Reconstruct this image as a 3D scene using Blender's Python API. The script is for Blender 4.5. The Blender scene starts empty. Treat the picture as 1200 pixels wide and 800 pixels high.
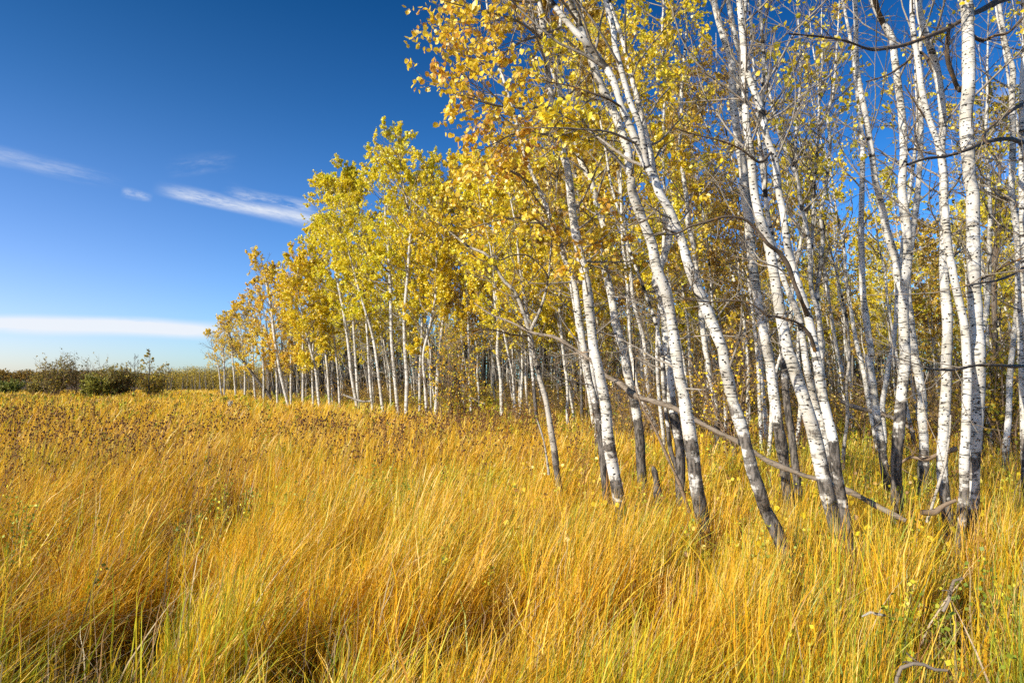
import bpy, math
import numpy as np
C = bpy.context
scene = C.scene
col = scene.collection
R = math.radians

# ------------------------------------------------------------------ camera
EYE = 1.8
PITCH = R(3.43)
cam = bpy.data.cameras.new("camera")
cam.lens = 24.0
cam.sensor_width = 36.0
cam.clip_start = 0.05
cam.clip_end = 6000
camo = bpy.data.objects.new("camera", cam)
camo.location = (0, 0, EYE)
camo.rotation_euler = (R(90) + PITCH, 0, 0)
col.objects.link(camo)
scene.camera = camo

# ------------------------------------------------------------------ light
SUNDIR = np.array([-0.79, -0.57, 0.50])
SUNDIR /= np.linalg.norm(SUNDIR)
sun = bpy.data.lights.new("sun", 'SUN')
sun.energy = 5.0
sun.angle = R(0.5)
sun.color = (1.0, 0.91, 0.76)
suno = bpy.data.objects.new("sun", sun)
suno.rotation_euler = (math.acos(SUNDIR[2]), 0, math.atan2(SUNDIR[1], SUNDIR[0]) + math.pi / 2)
suno.location = (-20, -10, 20)
col.objects.link(suno)
scene.view_settings.view_transform = 'Standard'
scene.view_settings.look = 'None'
scene.view_settings.exposure = 0.55
scene.view_settings.gamma = 1.0
scene.cycles.max_bounces = 6
scene.cycles.diffuse_bounces = 3
scene.cycles.transmission_bounces = 3
scene.cycles.glossy_bounces = 2
scene.cycles.transparent_max_bounces = 4
scene.cycles.use_adaptive_sampling = True
scene.cycles.adaptive_threshold = 0.02
try:
    scene.cycles.use_denoising = False
except Exception:
    pass


class NT:
    """small helper to wire shader nodes"""
    def __init__(s, tree):
        s.t = tree
        s.n = tree.nodes
        s.l = tree.links

    def node(s, typ, **kw):
        n = s.n.new(typ)
        for k, v in kw.items():
            setattr(n, k, v)
        return n

    def link(s, a, b):
        s.l.new(a, b)

    def math(s, op, a, b=None, c=None, clamp=False):
        n = s.node('ShaderNodeMath', operation=op)
        n.use_clamp = clamp
        for i, v in enumerate((a, b, c)):
            if v is None:
                continue
            if isinstance(v, (int, float)):
                n.inputs[i].default_value = v
            else:
                s.link(v, n.inputs[i])
        return n.outputs[0]

    def smooth(s, v, lo, hi, a=0.0, b=1.0):
        n = s.node('ShaderNodeMapRange', interpolation_type='SMOOTHSTEP')
        s.link(v, n.inputs[0])
        for i, x in enumerate((lo, hi, a, b)):
            n.inputs[i + 1].default_value = x
        return n.outputs[0]

    def mix(s, f, a, b, blend='MIX'):
        n = s.node('ShaderNodeMix', data_type='RGBA', blend_type=blend)
        for sock, v in ((n.inputs[0], f), (n.inputs[6], a), (n.inputs[7], b)):
            if isinstance(v, (int, float)):
                sock.default_value = v
            elif isinstance(v, tuple):
                sock.default_value = (v + (1.0,))[:4]
            else:
                s.link(v, sock)
        return n.outputs[2]

    def noise(s, vec, scale, detail=3, rough=0.5, mapscale=None, loc=None, rot=None):
        if mapscale or loc or rot:
            m = s.node('ShaderNodeMapping')
            s.link(vec, m.inputs[0])
            if mapscale:
                m.inputs['Scale'].default_value = mapscale
            if loc:
                m.inputs['Location'].default_value = loc
            if rot:
                m.inputs['Rotation'].default_value = rot
            vec = m.outputs[0]
        n = s.node('ShaderNodeTexNoise')
        s.link(vec, n.inputs['Vector'])
        n.inputs['Scale'].default_value = scale
        n.inputs['Detail'].default_value = detail
        n.inputs['Roughness'].default_value = rough
        return n.outputs['Fac']


# ------------------------------------------------------------------ sky
world = bpy.data.worlds.new("World")
scene.world = world
world.use_nodes = True
w = NT(world.node_tree)
w.n.clear()
out = w.node('ShaderNodeOutputWorld')
bg = w.node('ShaderNodeBackground')
bg.inputs[1].default_value = 0.085
sky = w.node('ShaderNodeTexSky', sky_type='NISHITA')
sky.sun_disc = False
sky.sun_elevation = math.asin(SUNDIR[2])
sky.sun_rotation = math.atan2(SUNDIR[0], SUNDIR[1])
sky.altitude = 500
sky.air_density = 1.0
sky.dust_density = 0.6
sky.ozone_density = 2.0
tc = w.node('ShaderNodeTexCoord')
sep = w.node('ShaderNodeSeparateXYZ')
w.link(tc.outputs['Generated'], sep.inputs[0])
dx, dy, dz = sep.outputs
ydiv = w.math('MAXIMUM', dy, 0.05)
U = w.math('DIVIDE', dx, ydiv)
V = w.math('DIVIDE', dz, ydiv)
gam = w.node('ShaderNodeGamma')
w.link(sky.outputs[0], gam.inputs[0])
gam.inputs[1].default_value = 1.35
# the air near the horizon is paler and bluer than the model's greenish rim, the zenith deeper
hz = w.smooth(dz, 0.02, 0.40)
tintc = w.mix(hz, (0.80, 0.76, 1.0), (0.33, 0.60, 0.80))
tintc = w.mix(w.smooth(dz, 0.25, 0.60), tintc, (0.03, 0.36, 0.55))
skycol = w.mix(1.0, gam.outputs[0], tintc, 'MULTIPLY')
dotn = w.node('ShaderNodeVectorMath', operation='DOT_PRODUCT')
w.link(tc.outputs['Generated'], dotn.inputs[0])
dotn.inputs[1].default_value = tuple(SUNDIR)
away = w.smooth(dotn.outputs['Value'], 0.20, -0.50)   # deepest blue away from the sun
skycol = w.mix(away, skycol, w.mix(1.0, skycol, (0.36, 0.71, 0.82), 'MULTIPLY'))


def uv_of(px, py):
    u = (px - 600) / 800.0
    v = (400 - py) / 800.0
    y = math.cos(PITCH) - v * math.sin(PITCH)
    z = math.sin(PITCH) + v * math.cos(PITCH)
    return u / y, z / y


comb = w.node('ShaderNodeCombineXYZ')
w.link(U, comb.inputs[0])
w.link(V, comb.inputs[1])
uvvec = comb.outputs[0]


def cloud(p0, p1, half, strength, nscale, lo, hi, seed, taper=0.25, stretch=5.0):
    """a streak of cirrus: soft capsule between two sky directions, broken up by stretched noise"""
    (u0, v0), (u1, v1) = uv_of(*p0), uv_of(*p1)
    L = math.hypot(u1 - u0, v1 - v0)
    tx, ty = (u1 - u0) / L, (v1 - v0) / L
    a = w.math('ADD', w.math('MULTIPLY', w.math('SUBTRACT', U, u0), tx), w.math('MULTIPLY', w.math('SUBTRACT', V, v0), ty))
    b = w.math('ADD', w.math('MULTIPLY', w.math('SUBTRACT', U, u0), -ty), w.math('MULTIPLY', w.math('SUBTRACT', V, v0), tx))
    c2 = w.node('ShaderNodeCombineXYZ')
    w.link(w.math('MULTIPLY', a, 1.0 / stretch), c2.inputs[0])
    w.link(b, c2.inputs[1])
    c2.inputs[2].default_value = seed
    nz = w.noise(c2.outputs[0], nscale, 8, 0.72)
    nz2 = w.noise(c2.outputs[0], nscale * 0.35, 2, 0.5, loc=(3, 1, seed))
    bb = w.math('ADD', b, w.math('MULTIPLY', w.math('SUBTRACT', nz2, 0.5), half * 2.2))
    across = w.smooth(w.math('ABSOLUTE', bb), half, 0.0)
    ends = w.math('MULTIPLY', w.smooth(a, 0.0, L * taper), w.smooth(a, L * 1.02, L * (1 - taper)))
    body = w.math('MULTIPLY', across, ends)
    m = w.math('MULTIPLY', body, w.smooth(nz, lo, hi))
    return w.math('MULTIPLY', m, strength)


front = w.smooth(dy, 0.05, 0.15)
c1 = cloud((176, 216), (400, 264), 0.020, 0.88, 46, 0.32, 0.66, 1.3, 0.25, 6)
c1b = cloud((255, 232), (385, 256), 0.028, 0.60, 70, 0.38, 0.66, 8.1, 0.3, 5)
c2_ = cloud((-420, 372), (285, 386), 0.0195, 1.3, 30, 0.05, 0.48, 4.7, 0.10, 5)
c3 = cloud((-120, 160), (150, 218), 0.018, 0.38, 34, 0.30, 0.66, 9.9, 0.25, 7)
c4 = cloud((140, 224), (180, 231), 0.010, 0.5, 60, 0.3, 0.6, 2.2, 0.3, 3)
c5 = cloud((190, 195), (280, 185), 0.02, 0.2, 40, 0.4, 0.7, 6.2, 0.3, 4)
c6 = cloud((1140, 190), (1230, 120), 0.05, 0.55, 26, 0.3, 0.7, 3.2, 0.3, 3)
tot = c1
for c in (c1b, c2_, c3, c4, c5, c6):
    tot = w.math('MAXIMUM', tot, c)
tot = w.math('MINIMUM', w.math('MULTIPLY', tot, front), 0.93)
final = w.mix(tot, skycol, (7.0, 7.3, 7.8))
w.link(final, bg.inputs[0])
w.link(bg.outputs[0], out.inputs[0])


# ------------------------------------------------------------------ materials
def mat_new(name):
    m = bpy.data.materials.new(name)
    m.use_nodes = True
    t = NT(m.node_tree)
    t.n.clear()
    o = t.node('ShaderNodeOutputMaterial')
    return m, t, o


def bark_material(name, white, dark, twig, lichen=0.35, knots=True):
    m, t, o = mat_new(name)
    at = t.node('ShaderNodeAttribute', attribute_name='bark')
    sp = t.node('ShaderNodeSeparateColor')
    t.link(at.outputs['Color'], sp.inputs[0])
    dk, tw, sc = sp.outputs
    tcn = t.node('ShaderNodeTexCoord')
    oi = t.node('ShaderNodeObjectInfo')
    add = t.node('ShaderNodeVectorMath', operation='ADD')
    t.link(tcn.outputs['Object'], add.inputs[0])
    cb = t.node('ShaderNodeCombineXYZ')
    t.link(t.math('MULTIPLY', oi.outputs['Random'], 50), cb.inputs[0])
    t.link(cb.outputs[0], add.inputs[1])
    vec = add.outputs[0]
    lent = t.noise(vec, 1.0, 2, 0.55, mapscale=(13, 13, 75))
    band = t.noise(vec, 1.0, 3, 0.55, mapscale=(4, 4, 9))
    fine = t.noise(vec, 1.0, 4, 0.7, mapscale=(45, 45, 60))
    crack = t.noise(vec, 1.0, 4, 0.65, mapscale=(38, 38, 9))
    # white bark with grey-cream drift
    base = t.mix(t.smooth(band, 0.35, 0.7), white, tuple(c * k for c, k in zip(white, (0.74, 0.71, 0.64))))
    base = t.mix(t.math('MULTIPLY', t.smooth(fine, 0.5, 0.75), 0.35), base, (0.30, 0.28, 0.25))
    lthr = t.math('ADD', lent, t.math('MULTIPLY', t.math('SUBTRACT', band, 0.5), 0.35))
    lm = t.smooth(lthr, 0.585, 0.645)
    base = t.mix(t.math('MULTIPLY', lm, 0.85), base, dark)
    if knots:
        vo = t.node('ShaderNodeTexVoronoi', feature='F1')
        mp = t.node('ShaderNodeMapping')
        mp.inputs['Scale'].default_value = (4.6, 4.6, 5.6)
        t.link(vec, mp.inputs[0])
        t.link(mp.outputs[0], vo.inputs['Vector'])
        km = t.smooth(t.math('ADD', vo.outputs['Distance'], t.math('MULTIPLY', t.math('SUBTRACT', fine, 0.5), 0.25)), 0.25, 0.18)
        base = t.mix(km, base, dark)
    # furrowed dark bark near the foot and round branch scars
    rough = t.mix(t.smooth(crack, 0.40, 0.60), tuple(c * 1.2 for c in dark), (0.17, 0.148, 0.125))
    dm = t.math('ADD', dk, t.math('MULTIPLY', t.math('SUBTRACT', band, 0.5), 1.9))
    dm = t.smooth(t.math('ADD', dm, t.math('MULTIPLY', t.math('SUBTRACT', crack, 0.5), 0.9)), 0.42, 0.68)
    base = t.mix(dm, base, rough)
    base = t.mix(t.smooth(t.math('ADD', sc, t.math('MULTIPLY', t.math('SUBTRACT', fine, 0.5), 0.8)), 0.45, 0.65), base, dark)
    # twigs
    twc = t.mix(t.smooth(fine, 0.4, 0.65), twig, tuple(c * 0.6 for c in twig))
    ln = t.noise(vec, 1.0, 3, 0.6, mapscale=(9, 9, 9), loc=(7, 3, 1))
    twc = t.mix(t.math('MULTIPLY', t.smooth(ln, 0.58, 0.68), lichen), twc, (0.45, 0.21, 0.03))
    base = t.mix(tw, base, twc)
    bs = t.node('ShaderNodeBsdfPrincipled')
    t.link(base, bs.inputs['Base Color'])
    bs.inputs['Roughness'].default_value = 0.75
    bs.inputs['Specular IOR Level'].default_value = 0.25
    bp = t.node('ShaderNodeBump')
    bp.inputs['Strength'].default_value = 0.6
    bp.inputs['Distance'].default_value = 0.006
    hgt = t.math('SUBTRACT', t.math('MULTIPLY', crack, dm), t.math('MULTIPLY', lm, 0.5))
    t.link(hgt, bp.inputs['Height'])
    t.link(bp.outputs[0], bs.inputs['Normal'])
    t.link(bs.outputs[0], o.inputs[0])
    return m


def leaf_material(name, trans=0.45, attr='tint', gloss=0.06):
    m, t, o = mat_new(name)
    at = t.node('ShaderNodeAttribute', attribute_name=attr)
    oi = t.node('ShaderNodeObjectInfo')
    c = t.mix(1.0, at.outputs['Color'], oi.outputs['Color'], 'MULTIPLY')
    d = t.node('ShaderNodeBsdfDiffuse')
    tr = t.node('ShaderNodeBsdfTranslucent')
    gl = t.node('ShaderNodeBsdfGlossy')
    gl.inputs['Roughness'].default_value = 0.45
    gl.inputs['Color'].default_value = (0.9, 0.9, 0.85, 1)
    t.link(c, d.inputs[0])
    t.link(c, tr.inputs[0])
    m1 = t.node('ShaderNodeMixShader')
    m1.inputs[0].default_value = trans
    t.link(d.outputs[0], m1.inputs[1])
    t.link(tr.outputs[0], m1.inputs[2])
    m2 = t.node('ShaderNodeMixShader')
    m2.inputs[0].default_value = gloss
    t.link(m1.outputs[0], m2.inputs[1])
    t.link(gl.outputs[0], m2.inputs[2])
    t.link(m2.outputs[0], o.inputs[0])
    return m


def ground_material(name, c1, c2, c3):
    m, t, o = mat_new(name)
    tcn = t.node('ShaderNodeTexCoord')
    v = tcn.outputs['Object']
    n1 = t.noise(v, 0.15, 4)
    n2 = t.noise(v, 14.0, 5, 0.7)
    c = t.mix(t.smooth(n1, 0.4, 0.6), c1, c2)
    c = t.mix(t.smooth(n2, 0.45, 0.65), c, c3)
    bs = t.node('ShaderNodeBsdfPrincipled')
    t.link(c, bs.inputs['Base Color'])
    bs.inputs['Roughness'].default_value = 0.95
    bs.inputs['Specular IOR Level'].default_value = 0.1
    bp = t.node('ShaderNodeBump')
    bp.inputs['Distance'].default_value = 0.03
    t.link(n2, bp.inputs['Height'])
    t.link(bp.outputs[0], bs.inputs['Normal'])
    t.link(bs.outputs[0], o.inputs[0])
    return m


M_BARK = bark_material("aspen_bark", (0.64, 0.615, 0.56), (0.028, 0.024, 0.020), (0.21, 0.17, 0.125))
M_GREY = bark_material("weathered_bark", (0.42, 0.385, 0.33), (0.05, 0.042, 0.034), (0.17, 0.14, 0.11), 0.1)
M_DEAD = bark_material("dead_wood", (0.24, 0.195, 0.15), (0.07, 0.055, 0.04), (0.13, 0.10, 0.075), 0.1, False)
M_TWIG = bark_material("shrub_twig", (0.25, 0.18, 0.12), (0.08, 0.055, 0.035), (0.25, 0.17, 0.10), 0.0, False)
M_LEAF = leaf_material("aspen_leaf", 0.46)
M_BUSHLEAF = leaf_material("bush_leaf", 0.35, gloss=0.01)
M_LIMB = bark_material("lichened_limb", (0.16, 0.125, 0.09), (0.03, 0.025, 0.02), (0.115, 0.085, 0.06), 0.85, False)
M_GRASS = leaf_material("dry_grass", 0.42, gloss=0.04)
M_WEED = leaf_material("weed", 0.2, gloss=0.02)
M_GROUND = ground_material("soil_and_litter", (0.08, 0.052, 0.026), (0.10, 0.066, 0.030), (0.035, 0.024, 0.014))


# ------------------------------------------------------------------ mesh helpers
def mesh_from(name, verts, quads, material, attr=None, attrname=None, smooth=False):
    me = bpy.data.meshes.new(name)
    verts = np.ascontiguousarray(verts, dtype=np.float32)
    quads = np.ascontiguousarray(quads, dtype=np.int32)
    me.vertices.add(len(verts))
    me.vertices.foreach_set('co', verts.ravel())
    k = quads.shape[1]
    me.loops.add(quads.size)
    me.loops.foreach_set('vertex_index', quads.ravel())
    me.polygons.add(len(quads))
    me.polygons.foreach_set('loop_start', np.arange(0, quads.size, k, dtype=np.int32))
    me.polygons.foreach_set('loop_total', np.full(len(quads), k, dtype=np.int32))
    if smooth:
        me.polygons.foreach_set('use_smooth', np.ones(len(quads), dtype=bool))
    if attr is not None:
        a = me.attributes.new(attrname, 'FLOAT_COLOR', 'POINT')
        full = np.ones((len(verts), 4), dtype=np.float32)
        full[:, :3] = attr
        a.data.foreach_set('color', full.ravel())
    me.materials.append(material)
    me.update(calc_edges=True)
    return me


def link(name, me, parent=None, loc=None):
    o = bpy.data.objects.new(name, me)
    col.objects.link(o)
    if parent is not None:
        o.parent = parent
    if loc is not None:
        o.location = loc
    return o


def tag(o, label=None, cat=None, group=None, kind=None):
    if label:
        o['label'] = label
    if cat:
        o['category'] = cat
    if group:
        o['group'] = group
    if kind:
        o['kind'] = kind
    return o


def norm(a):
    return a / np.maximum(np.linalg.norm(a, axis=-1, keepdims=True), 1e-9)


def tubes(P, Rd, sides, attr):
    """P (N,K,3) centre lines, Rd (N,K) radii, attr (N,K,3) -> verts, quads, attr"""
    N, K, _ = P.shape
    T = norm(np.gradient(P, axis=1)) if K > 2 else norm(np.repeat(P[:, 1:] - P[:, :1], 2, axis=1))
    ref = np.where(np.abs(T[:, :, 2:3]) > 0.9, np.array([1.0, 0, 0]), np.array([0, 0, 1.0]))
    ref = np.repeat(ref[:, K // 2:K // 2 + 1], K, axis=1)
    A = norm(np.cross(T, ref))
    B = np.cross(T, A)
    ang = np.arange(sides) * 2 * np.pi / sides
    ring = (A[:, :, None, :] * np.cos(ang)[None, None, :, None] + B[:, :, None, :] * np.sin(ang)[None, None, :, None])
    V = P[:, :, None, :] + ring * Rd[:, :, None, None]
    at = np.repeat(attr[:, :, None, :], sides, axis=2)
    idx = np.arange(N * K * sides).reshape(N, K, sides)
    a = idx[:, :-1, :]
    b = np.roll(a, -1, axis=2)
    d = idx[:, 1:, :]
    c = np.roll(d, -1, axis=2)
    Q = np.stack([a, b, c, d], axis=-1).reshape(-1, 4)
    return V.reshape(-1, 3), Q, at.reshape(-1, 3)


def join(parts):
    vs, qs, as_, n = [], [], [], 0
    for v, q, a in parts:
        vs.append(v)
        qs.append(q + n)
        as_.append(a)
        n += len(v)
    return np.concatenate(vs), np.concatenate(qs), np.concatenate(as_)


def smooth_path(pts, step):
    """Catmull-Rom through pts (K,D) resampled about every step metres (first 3 dims are xyz)"""
    pts = np.asarray(pts, float)
    if len(pts) == 2:
        pts = np.array([pts[0], (pts[0] + pts[1]) / 2, pts[1]])
    P = np.vstack([2 * pts[0] - pts[1], pts, 2 * pts[-1] - pts[-2]])
    outp = []
    for i in range(1, len(P) - 2):
        L = np.linalg.norm(P[i + 1, :3] - P[i, :3])
        n = max(1, int(L / step))
        t = np.arange(n)[:, None] / n
        p0, p1, p2, p3 = P[i - 1], P[i], P[i + 1], P[i + 2]
        outp.append(0.5 * ((2 * p1) + (-p0 + p2) * t + (2 * p0 - 5 * p1 + 4 * p2 - p3) * t ** 2 + (-p0 + 3 * p1 - 3 * p2 + p3) * t ** 3))
    outp.append(pts[-1:])
    return np.vstack(outp)


def at(px, py, Y):
    u, v = uv_of(px, py)
    return np.array([u * Y, Y, EYE + v * Y])


def march(rng, S, D, L, P, up, wig):
    N = len(S)
    pts = np.empty((N, P, 3))
    pts[:, 0] = S
    d = norm(D)
    L = np.asarray(L).reshape(-1, 1)
    for k in range(1, P):
        d = norm(d + np.array([0, 0, 1.0]) * up + rng.normal(0, wig, (N, 3)))
        pts[:, k] = pts[:, k - 1] + d * L / (P - 1)
    return pts


def sample(curves, idx, t):
    K = curves.shape[1]
    f = t * (K - 1)
    i = np.minimum(f.astype(int), K - 2)
    fr = (f - i)[:, None]
    a = curves[idx, i]
    b = curves[idx, i + 1]
    return a * (1 - fr) + b * fr, norm(b - a)


def splay(rng, T, ang):
    N = len(T)
    r = rng.normal(0, 1, (N, 3))
    perp = norm(r - (r * T).sum(1, keepdims=True) * T)
    return T * np.cos(ang)[:, None] + perp * np.sin(ang)[:, None]


def crown_mesh(twig, leaf, bark, leafmat):
    parts, nb = [], 0
    if twig:
        parts.append((twig[0], twig[1], twig[2]))
        nb = len(twig[1])
    if leaf:
        parts.append((leaf[0], leaf[1], leaf[2]))
    v, q, a = join(parts)
    me = mesh_from('crown', v, q, bark, a, 'tint', False)
    # the twigs read 'bark', the leaves read 'tint': one colour set carried under both names
    b = me.attributes.new('bark', 'FLOAT_COLOR', 'POINT')
    full = np.ones((len(v), 4), dtype=np.float32)
    full[:, :3] = a
    b.data.foreach_set('color', full.ravel())
    me.materials.append(leafmat)
    mi = np.zeros(len(q), dtype=np.int32)
    mi[nb:] = 1
    me.polygons.foreach_set('material_index', mi)
    sm = np.zeros(len(q), dtype=bool)
    sm[:nb] = True
    me.polygons.foreach_set('use_smooth', sm)
    return me


YELLOW = [(0.92, 0.74, 0.03), (0.90, 0.72, 0.03), (0.92, 0.66, 0.025), (0.80, 0.70, 0.04)]
LIME = [(0.88, 0.78, 0.03), (0.90, 0.76, 0.03), (0.76, 0.74, 0.04), (0.90, 0.72, 0.025), (0.90, 0.74, 0.025)]
ORANGE = [(0.92, 0.70, 0.04), (0.90, 0.62, 0.04), (0.74, 0.40, 0.05), (0.90, 0.68, 0.05), (0.90, 0.62, 0.035), (0.86, 0.66, 0.05)]
TAWNY = [(0.78, 0.54, 0.05), (0.64, 0.42, 0.06), (0.84, 0.62, 0.05), (0.52, 0.32, 0.06)]
OLIVE = [(0.24, 0.23, 0.06), (0.34, 0.27, 0.06), (0.48, 0.36, 0.05), (0.20, 0.18, 0.06), (0.26, 0.20, 0.09)]
GOLDGREEN = [(0.50, 0.42, 0.05), (0.62, 0.44, 0.04), (0.36, 0.36, 0.05), (0.66, 0.40, 0.04)]


def leaf_mesh(rng, pos, size, palette, lod, clump=None, droop=0.5):
    n = len(pos)
    a = norm(rng.normal(0, 1, (n, 3)) + np.array([0, 0, -droop * 1.6]))
    nn = rng.normal(0, 1, (n, 3))
    s = norm(np.cross(a, nn))
    nrm = np.cross(s, a)
    l = np.asarray(size).reshape(-1, 1) * rng.uniform(0.7, 1.2, n)[:, None]
    pal = np.array(palette)
    ci = rng.integers(0, len(pal), n)
    if clump is not None:
        cc = rng.integers(0, len(pal), clump.max() + 1)
        ci = np.where(rng.random(n) < 0.6, cc[clump], ci)
    c = pal[ci] * rng.uniform(0.82, 1.12, (n, 1))
    if lod == 0:
        fold = rng.uniform(0.05, 0.35, n)[:, None]
        sh = [(0, 0), (0.48, 0.30), (0.40, 0.74), (0, 1.05), (-0.40, 0.74), (-0.48, 0.30)]
        V = np.stack([pos + s * l * x + a * l * y + nrm * l * fold * abs(x) for x, y in sh], axis=1)
        b = (np.arange(n) * 6)[:, None]
        Q = np.concatenate([b + np.array([[0, 1, 2, 3]]), b + np.array([[0, 3, 4, 5]])])
        return V.reshape(-1, 3), Q, np.repeat(c, 6, axis=0)
    sh = [(0, 0), (0.5, 0.5), (0, 1), (-0.5, 0.5)]
    V = np.stack([pos + s * l * x + a * l * y for x, y in sh], axis=1)
    Q = (np.arange(n) * 4)[:, None] + np.array([[0, 1, 2, 3]])
    return V.reshape(-1, 3), Q, np.repeat(c, 4, axis=0)


def extend_up(rng, pts, H, r_end=0.007, lean=0.0, wig=0.05):
    """pts (K,4) xyz+radius; carry the stem on to height H"""
    pts = [np.array(p, float) for p in pts]
    d = norm(pts[-1][:3] - pts[-2][:3])
    r0, z0 = pts[-1][3], pts[-1][2]
    while pts[-1][2] < H - 0.05:
        d = norm(d * 0.86 + np.array([lean, 0, 1.0]) * 0.14 + rng.normal(0, wig, 3))
        if d[2] < 0.3:
            d[2] = 0.3
        p = pts[-1][:3] + d * 0.45
        f = (p[2] - z0) / max(H - z0, 0.1)
        pts.append(np.append(p, max(r0 * max(1 - f, 0.0) ** 0.9, r_end)))
    return np.array(pts)


def stem_tube(rng, pth, sides, step, darkz, scars, root, flare=True, tw=0.0, r_scale=1.0, lump=0.05):
    pth = smooth_path(pth, step)
    P = pth[:, :3] - root
    r = np.maximum(pth[:, 3], 0.003) * r_scale
    if lump:
        r = r * (1 + np.interp(np.arange(len(r)), np.arange(0, len(r) + 3, 3), rng.normal(0, lump, len(np.arange(0, len(r) + 3, 3)))))
    z = pth[:, 2]
    if flare:
        r = r * (1 + 0.45 * np.clip((0.35 - z) / 0.35, 0, 1) ** 2)
    at_ = np.zeros((1, len(P), 3))
    at_[0, :, 0] = np.clip((darkz - z) / 1.3 + 0.5, 0, 1.2)
    at_[0, :, 1] = tw
    v, q, a = tubes(P[None], r[None], sides, at_)
    if scars is not None and len(scars):
        S = scars - root
        for i in range(0, len(S), 64):
            d = np.linalg.norm((v[:, None, :] - S[None, i:i + 64, :]) / np.array([1.0, 1.0, 0.8]), axis=2).min(axis=1)
            a[:, 2] = np.maximum(a[:, 2], np.clip(1.25 - d / 0.052, 0, 1))
    return v, q, a


def grow(rng, paths, root, sp):
    """branches, twigs and leaves for a tree. paths: list of (K,4). returns (twigpart, leafpart, scars)"""
    L1c, r1, S1 = [], [], []
    for pth in paths:
        z = pth[:, 2]
        H = z.max()
        zlo = max(sp['zlo'], z.min() + 0.15)
        n = int(sp['n1'] * (H - zlo) / max(sp['H'] - sp['zlo'], 1))
        if n < 2:
            continue
        zz = zlo + (H - 0.1 - zlo) * rng.random(n) ** 0.9
        S = np.stack([np.interp(zz, z, pth[:, i]) for i in range(3)], axis=1)
        rr = np.interp(zz, z, pth[:, 3])
        cz = sp['cz']
        f = np.clip((zz - cz) / max(H - cz, 0.5), 0, 1)
        prof = np.where(zz < cz, 0.25 + 0.45 * rng.random(n), 0.35 + 0.65 * np.sin(np.pi * np.clip(0.22 + 0.78 * f, 0, 1)))
        L = sp['L1'] * prof * rng.uniform(0.7, 1.15, n)
        az = rng.uniform(0, 2 * np.pi, n)
        el = np.where(zz < cz, rng.uniform(-0.1, 0.6, n), rng.uniform(0.35, 0.95, n))
        D = np.stack([np.cos(az) * np.cos(el), np.sin(az) * np.cos(el), np.sin(el)], axis=1)
        D[:, 0] -= sp.get('bias', 0.15)
        c = march(rng, S, D, L, 7, sp.get('up', 0.07), 0.13)
        L1c.append(c)
        r1.append(np.minimum(rr * 0.55, 0.006 + 0.011 * L) * sp.get('thin', 1.0))
        S1.append(S)
    if not L1c:
        sp['limb_parts'] = []
        return None, None, np.zeros((0, 3))
    L1 = np.concatenate(L1c)
    r1 = np.concatenate(r1)
    scars = np.concatenate(S1)
    nleafy = len(sp.get('custom') or [])
    if sp.get('custom') or sp.get('bare'):
        cu = []
        rc = []
        for path, ra in (sp.get('custom') or []) + (sp.get('bare') or []):
            p = smooth_path(np.asarray(path)[:, :3], 0.02)
            ii = np.linspace(0, len(p) - 1, 7).round().astype(int)
            cu.append(p[ii])
            rc.append(0.008)
        ncus = len(cu) * sp.get('cusrep', 3)
        L1all = np.concatenate([L1] + [np.array(cu)] * sp.get('cusrep', 3))
    else:
        ncus = 0
        L1all = L1
    n1 = len(L1)
    len1 = np.linalg.norm(np.diff(L1all, axis=1), axis=2).sum(1)
    n2 = sp['n2']
    i2 = np.repeat(np.arange(len(L1all)), n2)
    t2 = rng.uniform(0.2, 1.0, len(i2))
    S2, T2 = sample(L1all, i2, t2)
    D2 = splay(rng, T2, rng.uniform(0.35, 1.0, len(i2)))
    L2len = np.clip(len1[i2] * (0.62 - 0.38 * t2), 0.10, 0.8) * rng.uniform(0.6, 1.2, len(i2))
    L2 = march(rng, S2, D2, L2len, 5, 0.08, 0.16)
    n3 = sp['n3']
    i3 = np.repeat(np.arange(len(L2)), n3)
    t3 = rng.uniform(0.2, 1.0, len(i3))
    S3, T3 = sample(L2, i3, t3)
    D3 = splay(rng, T3, rng.uniform(0.3, 0.9, len(i3)))
    L3len = np.clip(L2len[i3] * 0.55, 0.06, 0.35) * rng.uniform(0.6, 1.2, len(i3))
    L3 = march(rng, S3, D3, L3len, 3, 0.1, 0.15)
    tp = []

    def tb(c, ra, rb, sides, g):
        K = c.shape[1]
        f = np.linspace(0, 1, K)[None, :]
        rad = ra[:, None] * (1 - f) + rb * f
        a = np.zeros(c.shape)
        a[:, :, 1] = g
        return tubes(c - root, rad, sides, a)
    sd = sp.get('sides', (5, 4, 3))
    rm = sp.get('rmul', 1.0)
    limbs = []
    own = np.zeros(len(L1all), dtype=bool)
    if sp.get('limbs'):
        own[:n1] = L1[:, 0, 2] < sp['limbs']
        for b in np.nonzero(own)[0]:
            m2 = i2 == b
            m3 = m2[i3]
            ps = [tb(L1[b:b + 1], r1[b:b + 1], 0.003 * rm, sd[0], sp.get('tw1', 0.75)),
                  tb(L2[m2], np.full(m2.sum(), 0.0042 * rm), 0.002 * rm, sd[1], 0.85), tb(L3[m3], np.full(m3.sum(), 0.0024 * rm), 0.0014 * rm, sd[2], 1.0)]
            limbs.append(join(ps))
    k1, k2 = ~own[:n1], ~own[i2]
    k3 = k2[i3]
    if k1.any():
        tp.append(tb(L1[k1], r1[k1], 0.003 * rm, sd[0], sp.get('tw1', 0.75)))
    if k2.any():
        tp.append(tb(L2[k2], np.full(k2.sum(), 0.0042 * rm), 0.002 * rm, sd[1], 0.85))
    if sd[2] and k3.any():
        tp.append(tb(L3[k3], np.full(k3.sum(), 0.0024 * rm), 0.0014 * rm, sd[2], 1.0))
    twig = join(tp) if tp else None
    sp['limb_parts'] = limbs
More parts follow.
